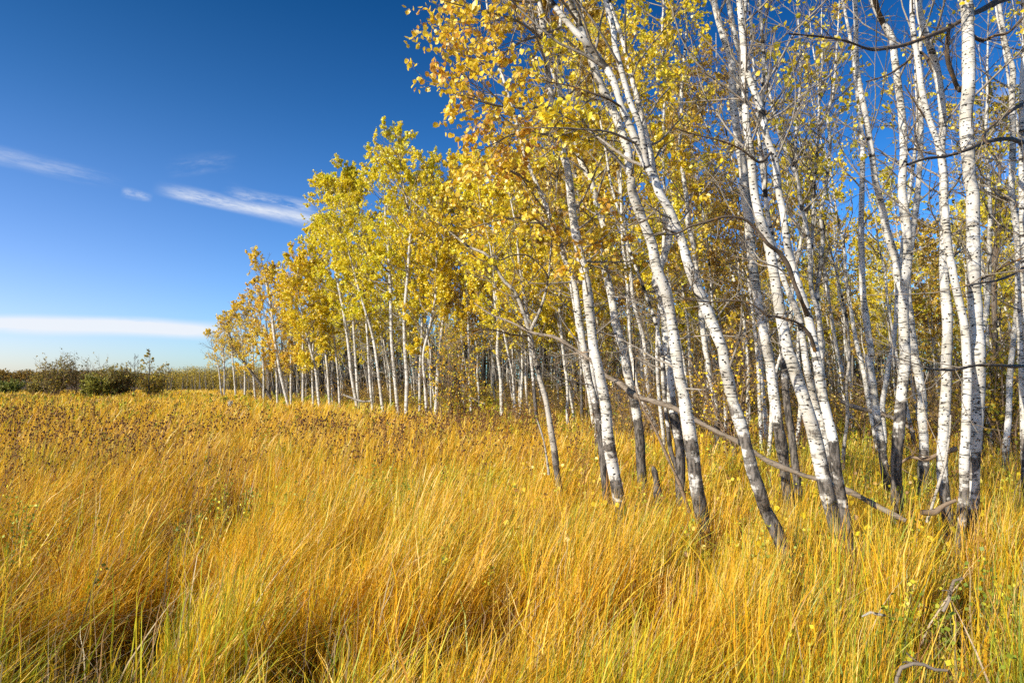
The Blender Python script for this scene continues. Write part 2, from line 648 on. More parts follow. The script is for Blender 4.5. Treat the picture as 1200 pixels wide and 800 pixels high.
    leafpart = None
    nl = sp['nl']
    if nl > 0:
        i4 = np.repeat(np.arange(len(L3)), nl)
        t4 = rng.random(len(i4)) ** 0.6
        Pp, _ = sample(L3, i4, t4)
        # leaves thin out below the crown; some branches bare
        br = i2[i3[i4]]
        lv = rng.random(len(L1all))
        lz = Pp[:, 2]
        isleafy = (br >= n1) & (((br - n1) % max(nleafy + len(sp.get('bare') or []), 1)) < nleafy)
        keepb = np.where(br >= n1, isleafy, lv[br] < sp['dens'])
        pz = np.clip((lz - sp['leafz']) / 0.8, 0, 1) * np.where(br >= n1, 1.0, sp.get('dens2', 0.9))
        keep = keepb & (rng.random(len(i4)) < pz)
        Pp = Pp[keep] + rng.normal(0, 0.022, (keep.sum(), 3))
        cl = i3[i4][keep]
        if len(Pp):
            leafpart = leaf_mesh(rng, Pp - root, sp['leaf'], sp['pal'], sp.get('lod', 1), cl)
    return twig, leafpart, scars


def build_tree(name, seed, stems, label, sp, bark=M_BARK, darkz=0.6, group=None, sides=10, step=0.06, cat='tree', leafmat=M_LEAF):
    """stems: list of (K,4) arrays, first is the trunk from below ground up"""
    rng = np.random.default_rng(seed)
    root = np.array([stems[0][0][0], stems[0][0][1], 0.0])
    e = bpy.data.objects.new(name, None)
    e.location = root
    e.empty_display_size = 0.3
    col.objects.link(e)
    tag(e, label, cat, group)
    twig, leaf, scars = grow(rng, stems, root, sp)
    for i, st in enumerate(stems):
        v, q, a = stem_tube(rng, st, sides, step, darkz, scars, root, flare=(i == 0))
        link('trunk' if i == 0 else 'forked_stem', mesh_from('trunk', v, q, bark, a, 'bark', True), e)
    nc = len(sp.get('custom') or [])
    for bi, (path, ra) in enumerate((sp.get('custom') or []) + (sp.get('bare') or [])):
        path = np.asarray(path)
        if path.shape[1] == 3:
            f = np.linspace(0, 1, len(path))
            path = np.column_stack([path, ra[0] * (1 - f) + ra[1] * f])
        v, q, a = stem_tube(rng, path, 7, 0.03, -9, None, root, flare=False, tw=sp.get('custw', 0.8), lump=0.12)
        link('branch', mesh_from('branch', v, q, M_LIMB if bi >= nc else bark, a, 'bark', True), e)
    for lv, lq, la in sp.get('limb_parts') or []:
        link('branch', mesh_from('branch', lv, lq, bark, la, 'bark', True), e)
    if twig or leaf:
        link('crown', crown_mesh(twig, leaf, bark, leafmat), e)
    return e


def px_path(rng, pts, w0, w1, d, to_ground=True, wob=0.12, d1=None):
    """pixel polyline (1200x800 photo) at depth d -> (K,4) world path with radii"""
    n = len(pts)
    dd = np.linspace(d, d1 if d1 else d, n) + np.concatenate([[0], np.cumsum(rng.normal(0, wob / 3, n - 1))])
    f = np.linspace(0, 1, n)
    ww = w0 * (1 - f) + w1 * f
    P = [np.append(at(x, y, Y), 0.88 * wi / 2 * Y / 800) for (x, y), Y, wi in zip(pts, dd, ww)]
    if to_ground and P[0][2] > -0.1:
        k = P[0][:3] - P[min(2, n - 1)][:3]
        k = k / max(-k[2], 0.2)
        k[:2] = np.clip(k[:2], -0.45, 0.45)
        dz = P[0][2] + 0.12
        b = np.append(P[0][:3] + np.array([k[0], k[1], -1]) * dz, P[0][3] * 1.12)
        m = (np.array(P[0]) + b) / 2
        P = [b, m] + P
    return np.array(P)


# ------------------------------------------------------------------ ground
def vnoise(x, y, scale, seed):
    r = np.random.default_rng(seed).random((257, 257))
    u, v = x / scale + 77.3, y / scale + 41.7
    i, j = np.floor(u).astype(int), np.floor(v).astype(int)
    fu, fv = u - i, v - j
    fu, fv = fu * fu * (3 - 2 * fu), fv * fv * (3 - 2 * fv)
    i %= 256
    j %= 256
    return (r[i, j] * (1 - fu) + r[i + 1, j] * fu) * (1 - fv) + (r[i, j + 1] * (1 - fu) + r[i + 1, j + 1] * fu) * fv


gx = np.concatenate([[-4000, -1500, -600, -250], np.arange(-120, 121, 2.0), [250, 600, 1500, 4000]])
gy = np.concatenate([[-400, -60], np.arange(-10, 141, 2.0), [200, 300, 600, 1500, 4500]])
GX, GY = np.meshgrid(gx, gy, indexing='ij')
GZ = (vnoise(GX, GY, 5.0, 3) - 0.5) * 0.06
gv = np.stack([GX, GY, GZ], axis=-1).reshape(-1, 3)
ids = np.arange(len(gx) * len(gy)).reshape(len(gx), len(gy))
gq = np.stack([ids[:-1, :-1], ids[1:, :-1], ids[1:, 1:], ids[:-1, 1:]], axis=-1).reshape(-1, 4)
ground = link('ground', mesh_from('ground', gv, gq, M_GROUND, smooth=True))
tag(ground, kind='structure')

# ------------------------------------------------------------------ edge of the grove
EY = np.array([0, 7, 9, 14, 20, 27, 34, 38, 50, 70, 90])
EX = np.array([2.5, 0.9, 0.6, 0.4, 0.0, -3.6, -8.0, -11.5, -18, -29, -38])


def edge(y):
    return np.interp(y, EY, EX)


# ------------------------------------------------------------------ grass
GAPS = [  # hollows between the tussocks: world x, y, radius x, radius y
    (-2.45, 4.3, 0.32, 0.75), (-2.1, 3.5, 0.30, 0.5), (-0.1, 3.7, 0.32, 0.40), (2.85, 3.9, 0.30, 0.4), (-3.5, 8.0, 0.40, 0.9), (-2.9, 6.2, 0.28, 0.6),
    (-1.1, 3.6, 0.25, 0.35), (0.9, 4.2, 0.22, 0.35), (1.9, 3.6, 0.28, 0.35), (-1.3, 5.6, 0.2, 0.5)]


def gap_field(x, y):
    g = np.zeros_like(x)
    for cx, cy, rx, ry in GAPS:
        g = np.maximum(g, np.exp(-(((x - cx) / rx) ** 2 + ((y - cy) / ry) ** 2)))
    n = vnoise(x, y, 0.42, 11) * 0.65 + vnoise(x, y, 1.1, 12) * 0.35
    g2 = np.clip((0.46 - n) / 0.12, 0, 1)
    near = np.clip((11 - y) / 6, 0, 1)
    return np.clip(g * 1.3 + g2 * 0.9 * near, 0, 1)


def scatter_field(rng, ymin, ymax, rho0, yref, expo, margin=0.9):
    """points in the view wedge, density rho0*(yref/y)^expo per square metre beyond yref"""
    yy = np.geomspace(ymin, ymax, 400)
    den = rho0 * np.where(yy < yref, 1, (yref / yy) ** expo) * (2 * margin * yy + 2.0)
    cum = np.concatenate([[0], np.cumsum((den[1:] + den[:-1]) / 2 * np.diff(yy))])
    N = int(cum[-1])
    y = np.interp(rng.random(N) * cum[-1], cum, yy)
    x = rng.uniform(-1, 1, N) * (margin * y + 1.0)
    return x, y


def blades(rng, x, y, h, wd, az, lean, colr, basecol, levels, droop=0.22, twist=0.9):
    n = len(x)
    T = np.array(levels)
    K = len(T)
    d = np.stack([np.cos(az), np.sin(az), np.zeros(n)], axis=1)
    t = T[None, :, None]
    P = np.stack([x, y, np.full(n, -0.02)], axis=1)[:, None, :] + d[:, None, :] * (lean * h)[:, None, None] * t ** 1.7
    P[:, :, 2] += h[:, None] * (T[None] - droop * lean[:, None] * 1.3 * T[None] ** 2.4)
    # small wobble
    P[:, 1:, :2] += rng.normal(0, 0.012, (n, K - 1, 2)) * T[None, 1:, None]
    sa = az + np.pi / 2 + rng.normal(0, twist, n)
    s = np.stack([np.cos(sa), np.sin(sa), np.zeros(n)], axis=1)
    prof = np.interp(T, [0, 0.3, 0.7, 1.0], [0.75, 1.0, 0.75, 0.12])
    off = s[:, None, :] * (wd[:, None] * prof[None])[:, :, None] / 2
    V = np.stack([P - off, P + off], axis=2).reshape(-1, 3)
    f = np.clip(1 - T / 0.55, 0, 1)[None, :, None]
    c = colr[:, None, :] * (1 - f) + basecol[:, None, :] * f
    c = np.repeat(c, 2, axis=1).reshape(-1, 3)
    ids = np.arange(n * K * 2).reshape(n, K, 2)
    Q = np.stack([ids[:, :-1, 0], ids[:, :-1, 1], ids[:, 1:, 1], ids[:, 1:, 0]], axis=-1).reshape(-1, 4)
    return V, Q, c


GOLD = np.array([(0.93, 0.56, 0.03), (0.94, 0.52, 0.02), (0.90, 0.47, 0.02), (0.94, 0.66, 0.12), (0.86, 0.58, 0.02), (0.94, 0.60, 0.03)])
RUST = np.array([(0.66, 0.31, 0.03), (0.44, 0.20, 0.05), (0.60, 0.36, 0.13), (0.34, 0.17, 0.06)])
GREENY = np.array([(0.60, 0.58, 0.03), (0.40, 0.46, 0.035), (0.74, 0.64, 0.04), (0.24, 0.33, 0.035)])


def grass_layer(rng, x, y, hmul, wmul, lods, green_bias=0.0):
    n = len(x)
    # stems spring from tussocks: gather the bases about jittered centres
    cs = 0.17 + 0.012 * y
    lev = np.round(np.log2(cs / 0.17) * 2) / 2
    cs = 0.17 * 2 ** lev
    ix, iy = np.floor(x / cs).astype(np.int64), np.floor(y / cs).astype(np.int64)
    hsh = ((ix * 73856093) ^ (iy * 19349663)) & 0xFFFF
    tab = np.random.default_rng(5).random((65536, 5))
    tf = tab[hsh]
    cx_, cy_ = (ix + tf[:, 0]) * cs, (iy + tf[:, 1]) * cs
    tight = 0.30
    ox, oy = rng.normal(0, tight, n) * cs, rng.normal(0, tight, n) * cs
    loose = rng.random(n) < 0.25
    x = np.where(loose, x, cx_ + ox)
    y = np.maximum(np.where(loose, y, cy_ + oy), 1.35)
    outx, outy = ox / cs, oy / cs
    g = gap_field(x, y)
    inside = np.clip((x - edge(y)) / 2.5, 0, 1) * np.clip((y - 5.4) / 2.0, 0, 1)
    keep = rng.random(n) < (1 - 0.88 * g) * (1 - 0.35 * inside)
    x, y, g, inside, tf, outx, outy = x[keep], y[keep], g[keep], inside[keep], tf[keep], outx[keep], outy[keep]
    n = len(x)
    sw = vnoise(x, y, 1.6, 21)
    h = hmul * (0.64 + 0.27 * sw + 0.10 * vnoise(x, y, 0.5, 22)) * (0.78 + 0.40 * tf[:, 2]) * rng.uniform(0.60, 1.10, n) * (1 - 0.62 * g) * (1 - 0.15 * inside) * (1 + 0.05 * np.clip((x / y - 0.25) / 0.2, 0, 1) * np.clip((7.0 - y) / 1.5, 0, 1))
    az = (vnoise(x, y, 2.2, 23) - 0.5) * 1.2 + rng.normal(0, 0.42, n) + 0.1 + (tf[:, 3] - 0.5) * 0.7 + outy * 0.7
    rgt = np.clip((x / y - 0.30) / 0.2, 0, 1) * np.clip((6.5 - y) / 2, 0, 1)
    wild = rng.random(n) < 0.15 + 0.3 * inside + 0.25 * rgt
    az = np.where(wild, rng.uniform(0, 2 * np.pi, n), az)
    lean = np.clip(0.14 + 0.30 * vnoise(x, y, 1.2, 24) + rng.normal(0, 0.12, n) + outx * 0.30, 0.02, 1.1) * (1 - 0.35 * inside)
    lean = lean * (1 + 0.30 * np.clip(-0.25 - x / y, 0, 0.6) / 0.6 * 1.4)
    bent = rng.random(n) < 0.05
    lean = np.where(bent, lean + 0.6, lean)
    px = x / np.maximum(y, 0.5)
    # colour families drift over the field
    wg = 0.24 + green_bias + 0.9 * np.clip(vnoise(x, y, 1.7, 31) - 0.50, 0, 1) * 2 + 0.40 * inside + 0.75 * np.clip((4.2 - y) / 1.6, 0, 1) + 0.45 * rgt
    wr = 0.13 + 0.35 * rgt + 1.2 * np.clip(vnoise(x, y, 1.9, 32) - 0.55, 0, 1) + 0.30 * np.clip((-0.25 - px) * 2, 0, 1) + 0.25 * np.clip((y - 9) / 8, 0, 1) * np.clip((40 - y) / 20, 0, 1)
    r = np.clip(rng.random(n) * 0.55 + tf[:, 4] * 0.45, 0, 0.9999)
    tot = 1.0 + wg + wr
    c = GOLD[rng.integers(0, len(GOLD), n)]
    c = np.where((r < wg / tot)[:, None], GREENY[rng.integers(0, len(GREENY), n)], c)
    c = np.where((r > 1 - wr / tot)[:, None], RUST[rng.integers(0, len(RUST), n)], c)
    c = c * rng.uniform(0.70, 1.15, (n, 1))
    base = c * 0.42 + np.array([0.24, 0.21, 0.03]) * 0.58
    wd = wmul * rng.choice([0.0030, 0.0048, 0.0075, 0.0115], n, p=[0.30, 0.34, 0.25, 0.11]) * np.maximum(1, y / 5.5)
    res = []
    for y0, y1, lv in lods:
        m = (y >= y0) & (y < y1)
        if m.any():
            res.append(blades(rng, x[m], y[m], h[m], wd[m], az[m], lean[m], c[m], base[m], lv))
    return join(res)


rng = np.random.default_rng(7)
LODS = [(0, 6, (0, .28, .52, .74, .9, 1)), (6, 16, (0, .4, .75, 1)), (16, 999, (0, .6, 1))]
x1, y1 = scatter_field(rng, 1.5, 108, 3600, 3.2, 1.7)
A = grass_layer(rng, x1, y1, 1.0, 1.0, LODS)
x2, y2 = scatter_field(rng, 1.4, 30, 1400, 3.0, 1.8)          # short undergrowth between the tall stems
B = grass_layer(rng, x2, y2, 0.55, 1.2, [(0, 8, (0, .4, .75, 1)), (8, 999, (0, .6, 1))], 0.25)
# coarse sedge blades and dead straws standing among the fine grass
x3, y3 = scatter_field(rng, 1.9, 14, 150, 3.5, 1.5)
k = rng.random(len(x3)) < (0.35 + 0.9 * vnoise(x3, y3, 0.8, 71)) * (1 - 0.8 * gap_field(x3, y3))
x3, y3 = x3[k], y3[k]
n3_ = len(x3)
cc = np.array([(0.62, 0.60, 0.03), (0.84, 0.66, 0.04), (0.40, 0.47, 0.03), (0.92, 0.62, 0.03), (0.52, 0.40, 0.20), (0.40, 0.24, 0.10)])[rng.integers(0, 6, n3_)]
hh_ = rng.uniform(0.5, 0.92, n3_)
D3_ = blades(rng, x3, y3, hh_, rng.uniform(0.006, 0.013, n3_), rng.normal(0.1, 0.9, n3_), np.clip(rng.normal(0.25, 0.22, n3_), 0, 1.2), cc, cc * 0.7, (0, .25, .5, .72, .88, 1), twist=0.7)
x4, y4 = scatter_field(rng, 2.2, 12, 60, 3.5, 1.5)
n4_ = len(x4)
cc = np.array([(0.55, 0.42, 0.24), (0.36, 0.24, 0.14), (0.62, 0.50, 0.30)])[rng.integers(0, 3, n4_)]
E4_ = blades(rng, x4, y4, rng.uniform(0.3, 0.85, n4_), rng.uniform(0.003, 0.005, n4_), rng.uniform(-3.1, 3.1, n4_), rng.uniform(0.1, 1.6, n4_), cc, cc, (0, .5, 1), droop=0.1)
G = join([A, B, D3_, E4_])
print('grass quads', len(G[1]))
grass = link('grass', mesh_from('grass', G[0], G[1], M_GRASS, G[2], 'tint'))
tag(grass, 'tall golden dry grass leaning over the whole meadow', 'grass', kind='stuff')
del G, A, B

# dry dark seed heads standing in the grass, and low green weeds
rng = np.random.default_rng(17)
sx, sy = scatter_field(rng, 4.0, 60, 31, 8, 1.35)
dens = np.clip((sy - 6.5) / 4, 0, 1) * np.clip((vnoise(sx, sy, 1.6, 41) * 0.6 + vnoise(sx, sy, 5.0, 42) * 0.4 - 0.44) * 5, 0, 1) * np.clip((34 - sy) / 14, 0.15, 1) * np.where(sx > edge(sy) + 1, 0.35, 1.0)
dens = np.maximum(dens, np.clip((-0.45 - sx / sy) * 3, 0, 1) * np.clip((sy - 5.0) / 2, 0, 1) * 0.35)
k = rng.random(len(sx)) < dens * 0.75
sx, sy = sx[k], sy[k]
n = len(sx)
h = rng.uniform(0.78, 1.12, n)
S = np.stack([sx, sy, np.zeros(n)], axis=1)
D = np.stack([rng.normal(0.12, 0.1, n), rng.normal(0, 0.1, n), np.ones(n)], axis=1)
stem = march(rng, S, D, h, 4, 0.0, 0.04)
fsc = np.maximum(1, sy / 14)
parts = [tubes(stem, np.full((n, 4), 0.0022) * fsc[:, None], 3, np.full((n, 4, 3), (0.30, 0.17, 0.06)))]
ib = np.repeat(np.arange(n), 5)
tb_ = rng.uniform(0.55, 1.0, len(ib))
bs_, bt_ = sample(stem, ib, tb_)
bd = splay(rng, bt_, rng.uniform(0.3, 0.8, len(ib)))
br = march(rng, bs_, bd, rng.uniform(0.05, 0.16, len(ib)), 3, 0.2, 0.08)
parts.append(tubes(br, np.full((len(ib), 3), 0.0015) * fsc[ib][:, None], 3, np.full((len(ib), 3, 3), (0.15, 0.08, 0.04))))
hp = br[:, -1]
hd = norm(br[:, -1] - br[:, -2])
hl = rng.uniform(0.012, 0.024, len(hp)) * np.clip(hp[:, 1] / 9, 0.8, 1.9)
head = hp[:, None, :] + hd[:, None, :] * (np.array([-0.1, 0.3, 0.8, 1.1])[None, :, None] * hl[:, None, None])
hr = hl[:, None] * np.array([0.15, 0.5, 0.48, 0.1])[None]
hc = np.array([(0.14, 0.06, 0.025), (0.09, 0.04, 0.02), (0.24, 0.11, 0.04)])[rng.integers(0, 3, len(hp))]
parts.append(tubes(head, hr, 6, np.repeat(hc[:, None], 4, axis=1)))
v, q, a = join(parts)
o = link('seed_head_weeds', mesh_from('seed_head_weeds', v, q, M_WEED, a, 'tint'))
tag(o, 'dark brown dried seed heads standing among the golden grass', 'weeds', kind='stuff')

sx, sy = scatter_field(rng, 2.4, 60, 16, 5, 1.0)
k = rng.random(len(sx)) < np.clip((vnoise(sx, sy, 1.3, 51) - 0.5) * 3.5, 0.02, 1)
sx, sy = sx[k], sy[k]
n = len(sx)
h = rng.uniform(0.4, 0.85, n)
D = np.stack([rng.normal(0.1, 0.15, n), rng.normal(0, 0.15, n), np.ones(n)], axis=1)
stem = march(rng, np.stack([sx, sy, np.zeros(n)], axis=1), D, h, 5, 0.0, 0.05)
parts = [tubes(stem, np.full((n, 5), 0.0025), 3, np.full((n, 5, 3), (0.16, 0.15, 0.05)))]
il = np.repeat(np.arange(n), 40)
lp, _ = sample(stem, il, rng.uniform(0.3, 1.0, len(il)))
lp += rng.normal(0, 0.03, lp.shape)
parts.append(leaf_mesh(rng, lp, 0.026 * np.maximum(1, lp[:, 1:2] / 9), [(0.30, 0.36, 0.04), (0.44, 0.46, 0.05), (0.66, 0.60, 0.05), (0.18, 0.24, 0.03)], 1, il, 0.0))
v, q, a = join(parts)
o = link('leafy_weeds', mesh_from('leafy_weeds', v, q, M_WEED, a, 'tint'))
tag(o, 'small yellow-green leafy weeds scattered low in the grass', 'weeds', kind='stuff')

rng = np.random.default_rng(19)
fx_, fy_ = scatter_field(rng, 5.2, 45, 130, 7, 1.6)
k = (fx_ > edge(fy_) - 1.5) & (rng.random(len(fx_)) < 0.35 + 0.65 * vnoise(fx_, fy_, 0.9, 61))
fx_, fy_ = fx_[k], fy_[k]
fp_ = np.column_stack([fx_, fy_, 0.03 + 0.62 * rng.random(len(fx_)) ** 0.8])
v, q, a = leaf_mesh(rng, fp_, 0.05 * np.maximum(1, fp_[:, 1:2] / 14), YELLOW + [(0.6, 0.35, 0.06), (0.45, 0.25, 0.08)], 0, None, 0.0)
o = link('fallen_leaves', mesh_from('fallen_leaves', v, q, M_LEAF, a, 'tint'))
tag(o, 'fallen yellow leaves caught in the grass under the aspens', 'leaves', kind='stuff')

# ------------------------------------------------------------------ the front trees, traced trunk by trunk
def dist(yb):
    return 840.0 / (yb - 448.0)


TREES = [
 # key, depth, trunk polyline, w0, w1, darkz, H, extras(dict), label
 ('T1', 8.6, [(652, 548), (650, 530), (645, 500), (640, 470), (633, 445), (627, 420), (620, 388), (605, 345), (590, 328), (572, 300), (548, 288)], 9, 3, 0.2, 4.2,
  dict(bark='grey', leafz=2.6, dens=.55, forks=[([(621, 390), (634, 360), (642, 330), (645, 300)], 5, 2, 5.5)]),
  'thin crooked grey tree standing apart from the white trunks, twisted top reaching over the meadow'),
 ('T2', 7.9, [(708, 555), (705, 520), (703, 500), (697, 470), (692, 450), (685, 412), (677, 360), (674, 337), (665, 312), (659, 295), (654, 277), (647, 260), (637, 235), (631, 221), (615, 180)], 10, 5, 1.5, 8.5,
  dict(leafz=2.8, dens=.75, pal=ORANGE), 'narrow sinuous aspen with black lower trunk just behind the stout white trunk beside it'),
 ('T3', 6.9, [(723, 572), (717, 540), (712, 507), (710, 477), (705, 450), (700, 425), (696, 410), (692, 375), (687, 330), (679, 295), (672, 257), (666, 203), (660, 181), (655, 154), (648, 124), (645, 110), (641, 80), (636, 30)], 16, 8, 0.35, 9.5,
  dict(leafz=2.7, dens=.8, pal=ORANGE, forks=[([(660, 181), (657, 140), (656, 104), (655, 69), (656, 38)], 7, 5, 8.5)]),
  'stout white aspen, first thick trunk coming from the open meadow side, blackened at its foot'),
 ('T4', 8.9, [(751, 542), (750, 515), (746, 485), (740, 457), (735, 435), (731, 412), (722, 380), (716, 345), (710, 320), (707, 295), (709, 270), (702, 247), (696, 225), (693, 212), (682, 192), (672, 160), (660, 120)], 13, 7, 0.95, 9.5,
  dict(leafz=3.0, dens=.8), 'wavy white aspen with dark foot, crossed low down by the slanting dead trunk'),
 ('T5', 7.7, [(797, 560), (797, 527), (791, 495), (787, 470), (784, 435), (782, 420), (779, 370), (774, 345), (768, 330), (778, 300), (784, 280), (783, 250), (770, 215), (760, 170)], 14, 8, 1.0, 9.5,
  dict(leafz=3.2, dens=.75, forks=[([(793, 548), (786, 527), (782, 495), (779, 470), (777, 445), (776, 425), (770, 385), (757, 345)], 6, 4, 7.5)]),
  'greyish double-stemmed aspen half hidden behind the clean white curving trunk'),
 ('T6', 6.0, [(820, 590), (817, 575), (815, 560), (811, 527), (806, 495), (801, 462), (796, 440), (791, 405), (786, 370), (780, 340), (770, 317), (765, 290), (760, 275), (750, 250), (741, 225), (739, 209), (735, 176), (726, 148), (717, 126), (707, 107), (695, 77), (687, 52), (673, 14), (669, 0)], 18, 9, 0.55, 10,
  dict(leafz=3.4, dens=.75), 'tall white aspen arching toward the meadow, dotted with black knots, grey at its base'),
 ('T7', 5.1, [(908, 618), (897, 598), (892, 580), (882, 552), (876, 527), (869, 500), (861, 477), (855, 452), (849, 425), (847, 410), (837, 385), (826, 357), (817, 337), (807, 312), (800, 285), (792, 265), (785, 247), (772, 225), (768, 212), (754, 187), (743, 159), (729, 126), (718, 93), (702, 69), (685, 48), (666, 28)], 18, 8, 0.75, 9.5,
  dict(leafz=3.6, dens=.7, forks=[([(757, 190), (750, 148), (739, 121), (728, 82), (721, 55), (718, 30), (710, 3)], 9, 7, 9.0)]),
  'strongly leaning white aspen sweeping up to a high fork, most slanted of all the trunks'),
 ('T8', 14.0, [(840, 506), (840, 500), (839, 475), (832, 445), (829, 422), (826, 405), (822, 370), (821, 345), (815, 310), (812, 285), (806, 262), (806, 245), (802, 214), (797, 179), (798, 137), (799, 102)], 8, 5, 0.4, 10.5,
  dict(leafz=3.6, dens=.85), 'slim pale aspen seen through the gap behind the most slanted trunk'),
 ('T9', 7.2, [(921, 561), (917, 529), (910, 486), (904, 443), (902, 423), (897, 400), (892, 372), (887, 345), (883, 317), (879, 280), (876, 252), (872, 225), (871, 200), (867, 176), (862, 143), (858, 110), (858, 77), (847, 41), (836, 0)], 14, 9, 0.85, 10.5,
  dict(leafz=3.8, dens=.5, forks=[([(880, 290), (879, 240), (878, 181), (872, 148), (866, 104), (868, 70), (862, 45), (853, 0)], 9, 7, 10.5)]),
  'pale aspen with grey lower bark whose twin upper stems rise nearly parallel side by side'),
 ('T10', 8.0, [(932, 545), (927, 506), (921, 463), (919, 429), (916, 395), (912, 360), (908, 330), (904, 300), (899, 250), (893, 200), (888, 140)], 10, 4, 2.0, 8.5,
  dict(leafz=4, dens=.4), 'slender aspen with almost wholly black lower trunk between two pale leaning stems'),
 ('T11', 5.5, [(977, 602), (970, 581), (962, 546), (955, 512), (945, 477), (936, 449), (927, 420), (924, 415), (917, 380), (910, 340), (906, 315), (900, 281), (891, 257), (884, 225), (880, 181), (875, 148), (873, 110), (871, 60), (872, 10)], 20, 8, 0.25, 10,
  dict(leafz=4.0, dens=.4), 'thick leaning aspen with finely ringed grey-white bark, growing where the dead trunk passes behind'),
 ('T12', 4.95, [(994, 628), (993, 615), (986, 581), (980, 546), (976, 515), (970, 489), (962, 454), (959, 431), (956, 415), (951, 390), (944, 360), (934, 332), (927, 307), (921, 275), (917, 245), (912, 222), (908, 187), (898, 160), (893, 132), (883, 104), (878, 91), (872, 60), (868, 20)], 13, 8, 1.2, 9.5,
  dict(leafz=4.0, dens=.35), 'crooked scarred aspen with torn dark lower bark, standing close against the thick ringed leaning trunk'),
 ('T13', 7.0, [(974, 568), (972, 558), (965, 506), (956, 477), (950, 449), (945, 429), (937, 375), (925, 345), (915, 317), (905, 280), (897, 230)], 11, 6, 0.3, 9,
  dict(leafz=4, dens=.4), 'white aspen squeezed in the narrow gap between the ringed trunk and the scarred crooked one'),
 ('T14', 10.5, [(989, 524), (993, 489), (992, 449), (995, 423), (993, 380), (985, 340), (975, 300)], 4.5, 2.5, 0.1, 6.0,
  dict(bark='grey', leafz=3, dens=.3), 'thin wavering brownish sapling rising from the grass behind the crooked scarred aspen'),
 ('T15', 8.6, [(1036, 545), (1034, 530), (1032, 515), (1026, 477), (1022, 446), (1018, 420), (1021, 415), (1015, 375), (1011, 340), (1010, 302), (1009, 265), (1010, 227), (1011, 176), (1010, 159)], 11, 6, 0.7, 9.5,
  dict(leafz=3.8, dens=.35), 'slim straight white aspen standing alone in the wide gap before the close forked pair'),
 ('T16', 6.4, [(1051, 580), (1050, 549), (1052, 518), (1055, 483), (1058, 449), (1061, 420), (1060, 400), (1059, 380), (1059, 345), (1062, 320), (1064, 290), (1061, 257), (1057, 225), (1058, 200), (1059, 176), (1057, 137), (1053, 104), (1048, 66), (1046, 47), (1037, 30), (1024, 5)], 15, 8, 1.75, 10.5,
  dict(leafz=4.0, dens=.4, forks=[([(1056, 345), (1051, 322), (1050, 305), (1041, 277), (1035, 250), (1029, 225), (1026, 214), (1021, 176), (1013, 129), (1006, 93), (1003, 55), (1003, 22)], 11, 6, 10)]),
  'forked aspen in a wide V, lower trunk black and upper stems bright white'),
 ('T17', 8.3, [(1082, 549), (1083, 529), (1081, 492), (1080, 460), (1074, 429), (1070, 405), (1066, 370), (1064, 350), (1063, 320), (1068, 280), (1075, 230), (1079, 170)], 13, 7, 0.2, 9,
  dict(leafz=3.8, dens=.4), 'grey-white knotty aspen leaning in behind the black-footed forked tree'),
 ('T18', 12.0, [(1036, 515), (1034, 477), (1038, 449), (1042, 423), (1047, 405), (1050, 370), (1051, 345), (1056, 300), (1064, 240), (1072, 180)], 7, 4, 0.2, 9.5,
  dict(leafz=3.4, dens=.4), 'thin leaning aspen glimpsed between the lone slim trunk and the wide V fork'),
 ('T19', 6.0, [(1111, 608), (1107, 581), (1104, 552), (1105, 518), (1107, 483), (1109, 449), (1109, 420), (1110, 405), (1110, 370), (1107, 335), (1106, 305), (1107, 270), (1106, 235), (1106, 209), (1103, 176), (1105, 148), (1103, 115), (1097, 80), (1088, 49), (1079, 22), (1076, 0)], 14, 8.5, 0.55, 10,
  dict(leafz=4.0, dens=.4), 'upright white aspen with a bowed top, crossed by a second trunk halfway up'),
 ('T20', 5.65, [(1126, 622), (1127, 605), (1130, 575), (1130, 541), (1132, 506), (1133, 472), (1134, 437), (1133, 420), (1132, 405), (1130, 380), (1122, 345), (1117, 320), (1112, 295), (1109, 268), (1107, 240), (1105, 200), (1098, 165), (1090, 143), (1081, 110), (1076, 74), (1070, 36), (1069, 5)], 12.5, 7, 0.7, 9.5,
  dict(leafz=4.0, dens=.35), 'bright white aspen veering across its neighbour halfway up, scarred black at mid height'),
 ('T21', 5.75, [(1139, 612), (1139, 592), (1140, 549), (1143, 500), (1145, 454), (1145, 423), (1146, 405), (1144, 380), (1142, 345), (1141, 310), (1140, 270), (1140, 225), (1137, 214), (1134, 176), (1132, 137), (1135, 104), (1135, 66), (1134, 27), (1132, 0)], 18, 15, 0.5, 11,
  dict(leafz=4.2, dens=.35), 'thickest ramrod-straight white aspen covered with black eye marks'),
 ('T22', 10.5, [(1179, 522), (1182, 486), (1183, 449), (1185, 423), (1187, 405), (1190, 375), (1193, 345), (1195, 300)], 8, 6, 0.3, 9.5,
  dict(leafz=3.4, dens=.4), 'slim white aspen beyond the ramrod-straight trunk, meeting the pale bent stem above'),
 ('T23', 7.2, [(1203, 560), (1201, 500), (1199, 440), (1197, 395), (1195, 360), (1194, 320), (1194, 290), (1190, 255), (1185, 225), (1186, 203), (1187, 154), (1186, 115), (1187, 82), (1183, 69), (1178, 49)], 11, 6, 1.2, 9.0,
  dict(leafz=4, dens=.35), 'pale aspen at the edge of the photo with a bent white upper stem'),
 ('T24', 6.5, [(1212, 580), (1208, 480), (1202, 380), (1199, 300), (1197, 200), (1198, 100), (1201, 40)], 9, 6, 1.2, 8.5,
  dict(leafz=4, dens=.35), 'aspen half cut off by the photo edge, outermost of the front trunks'),
]
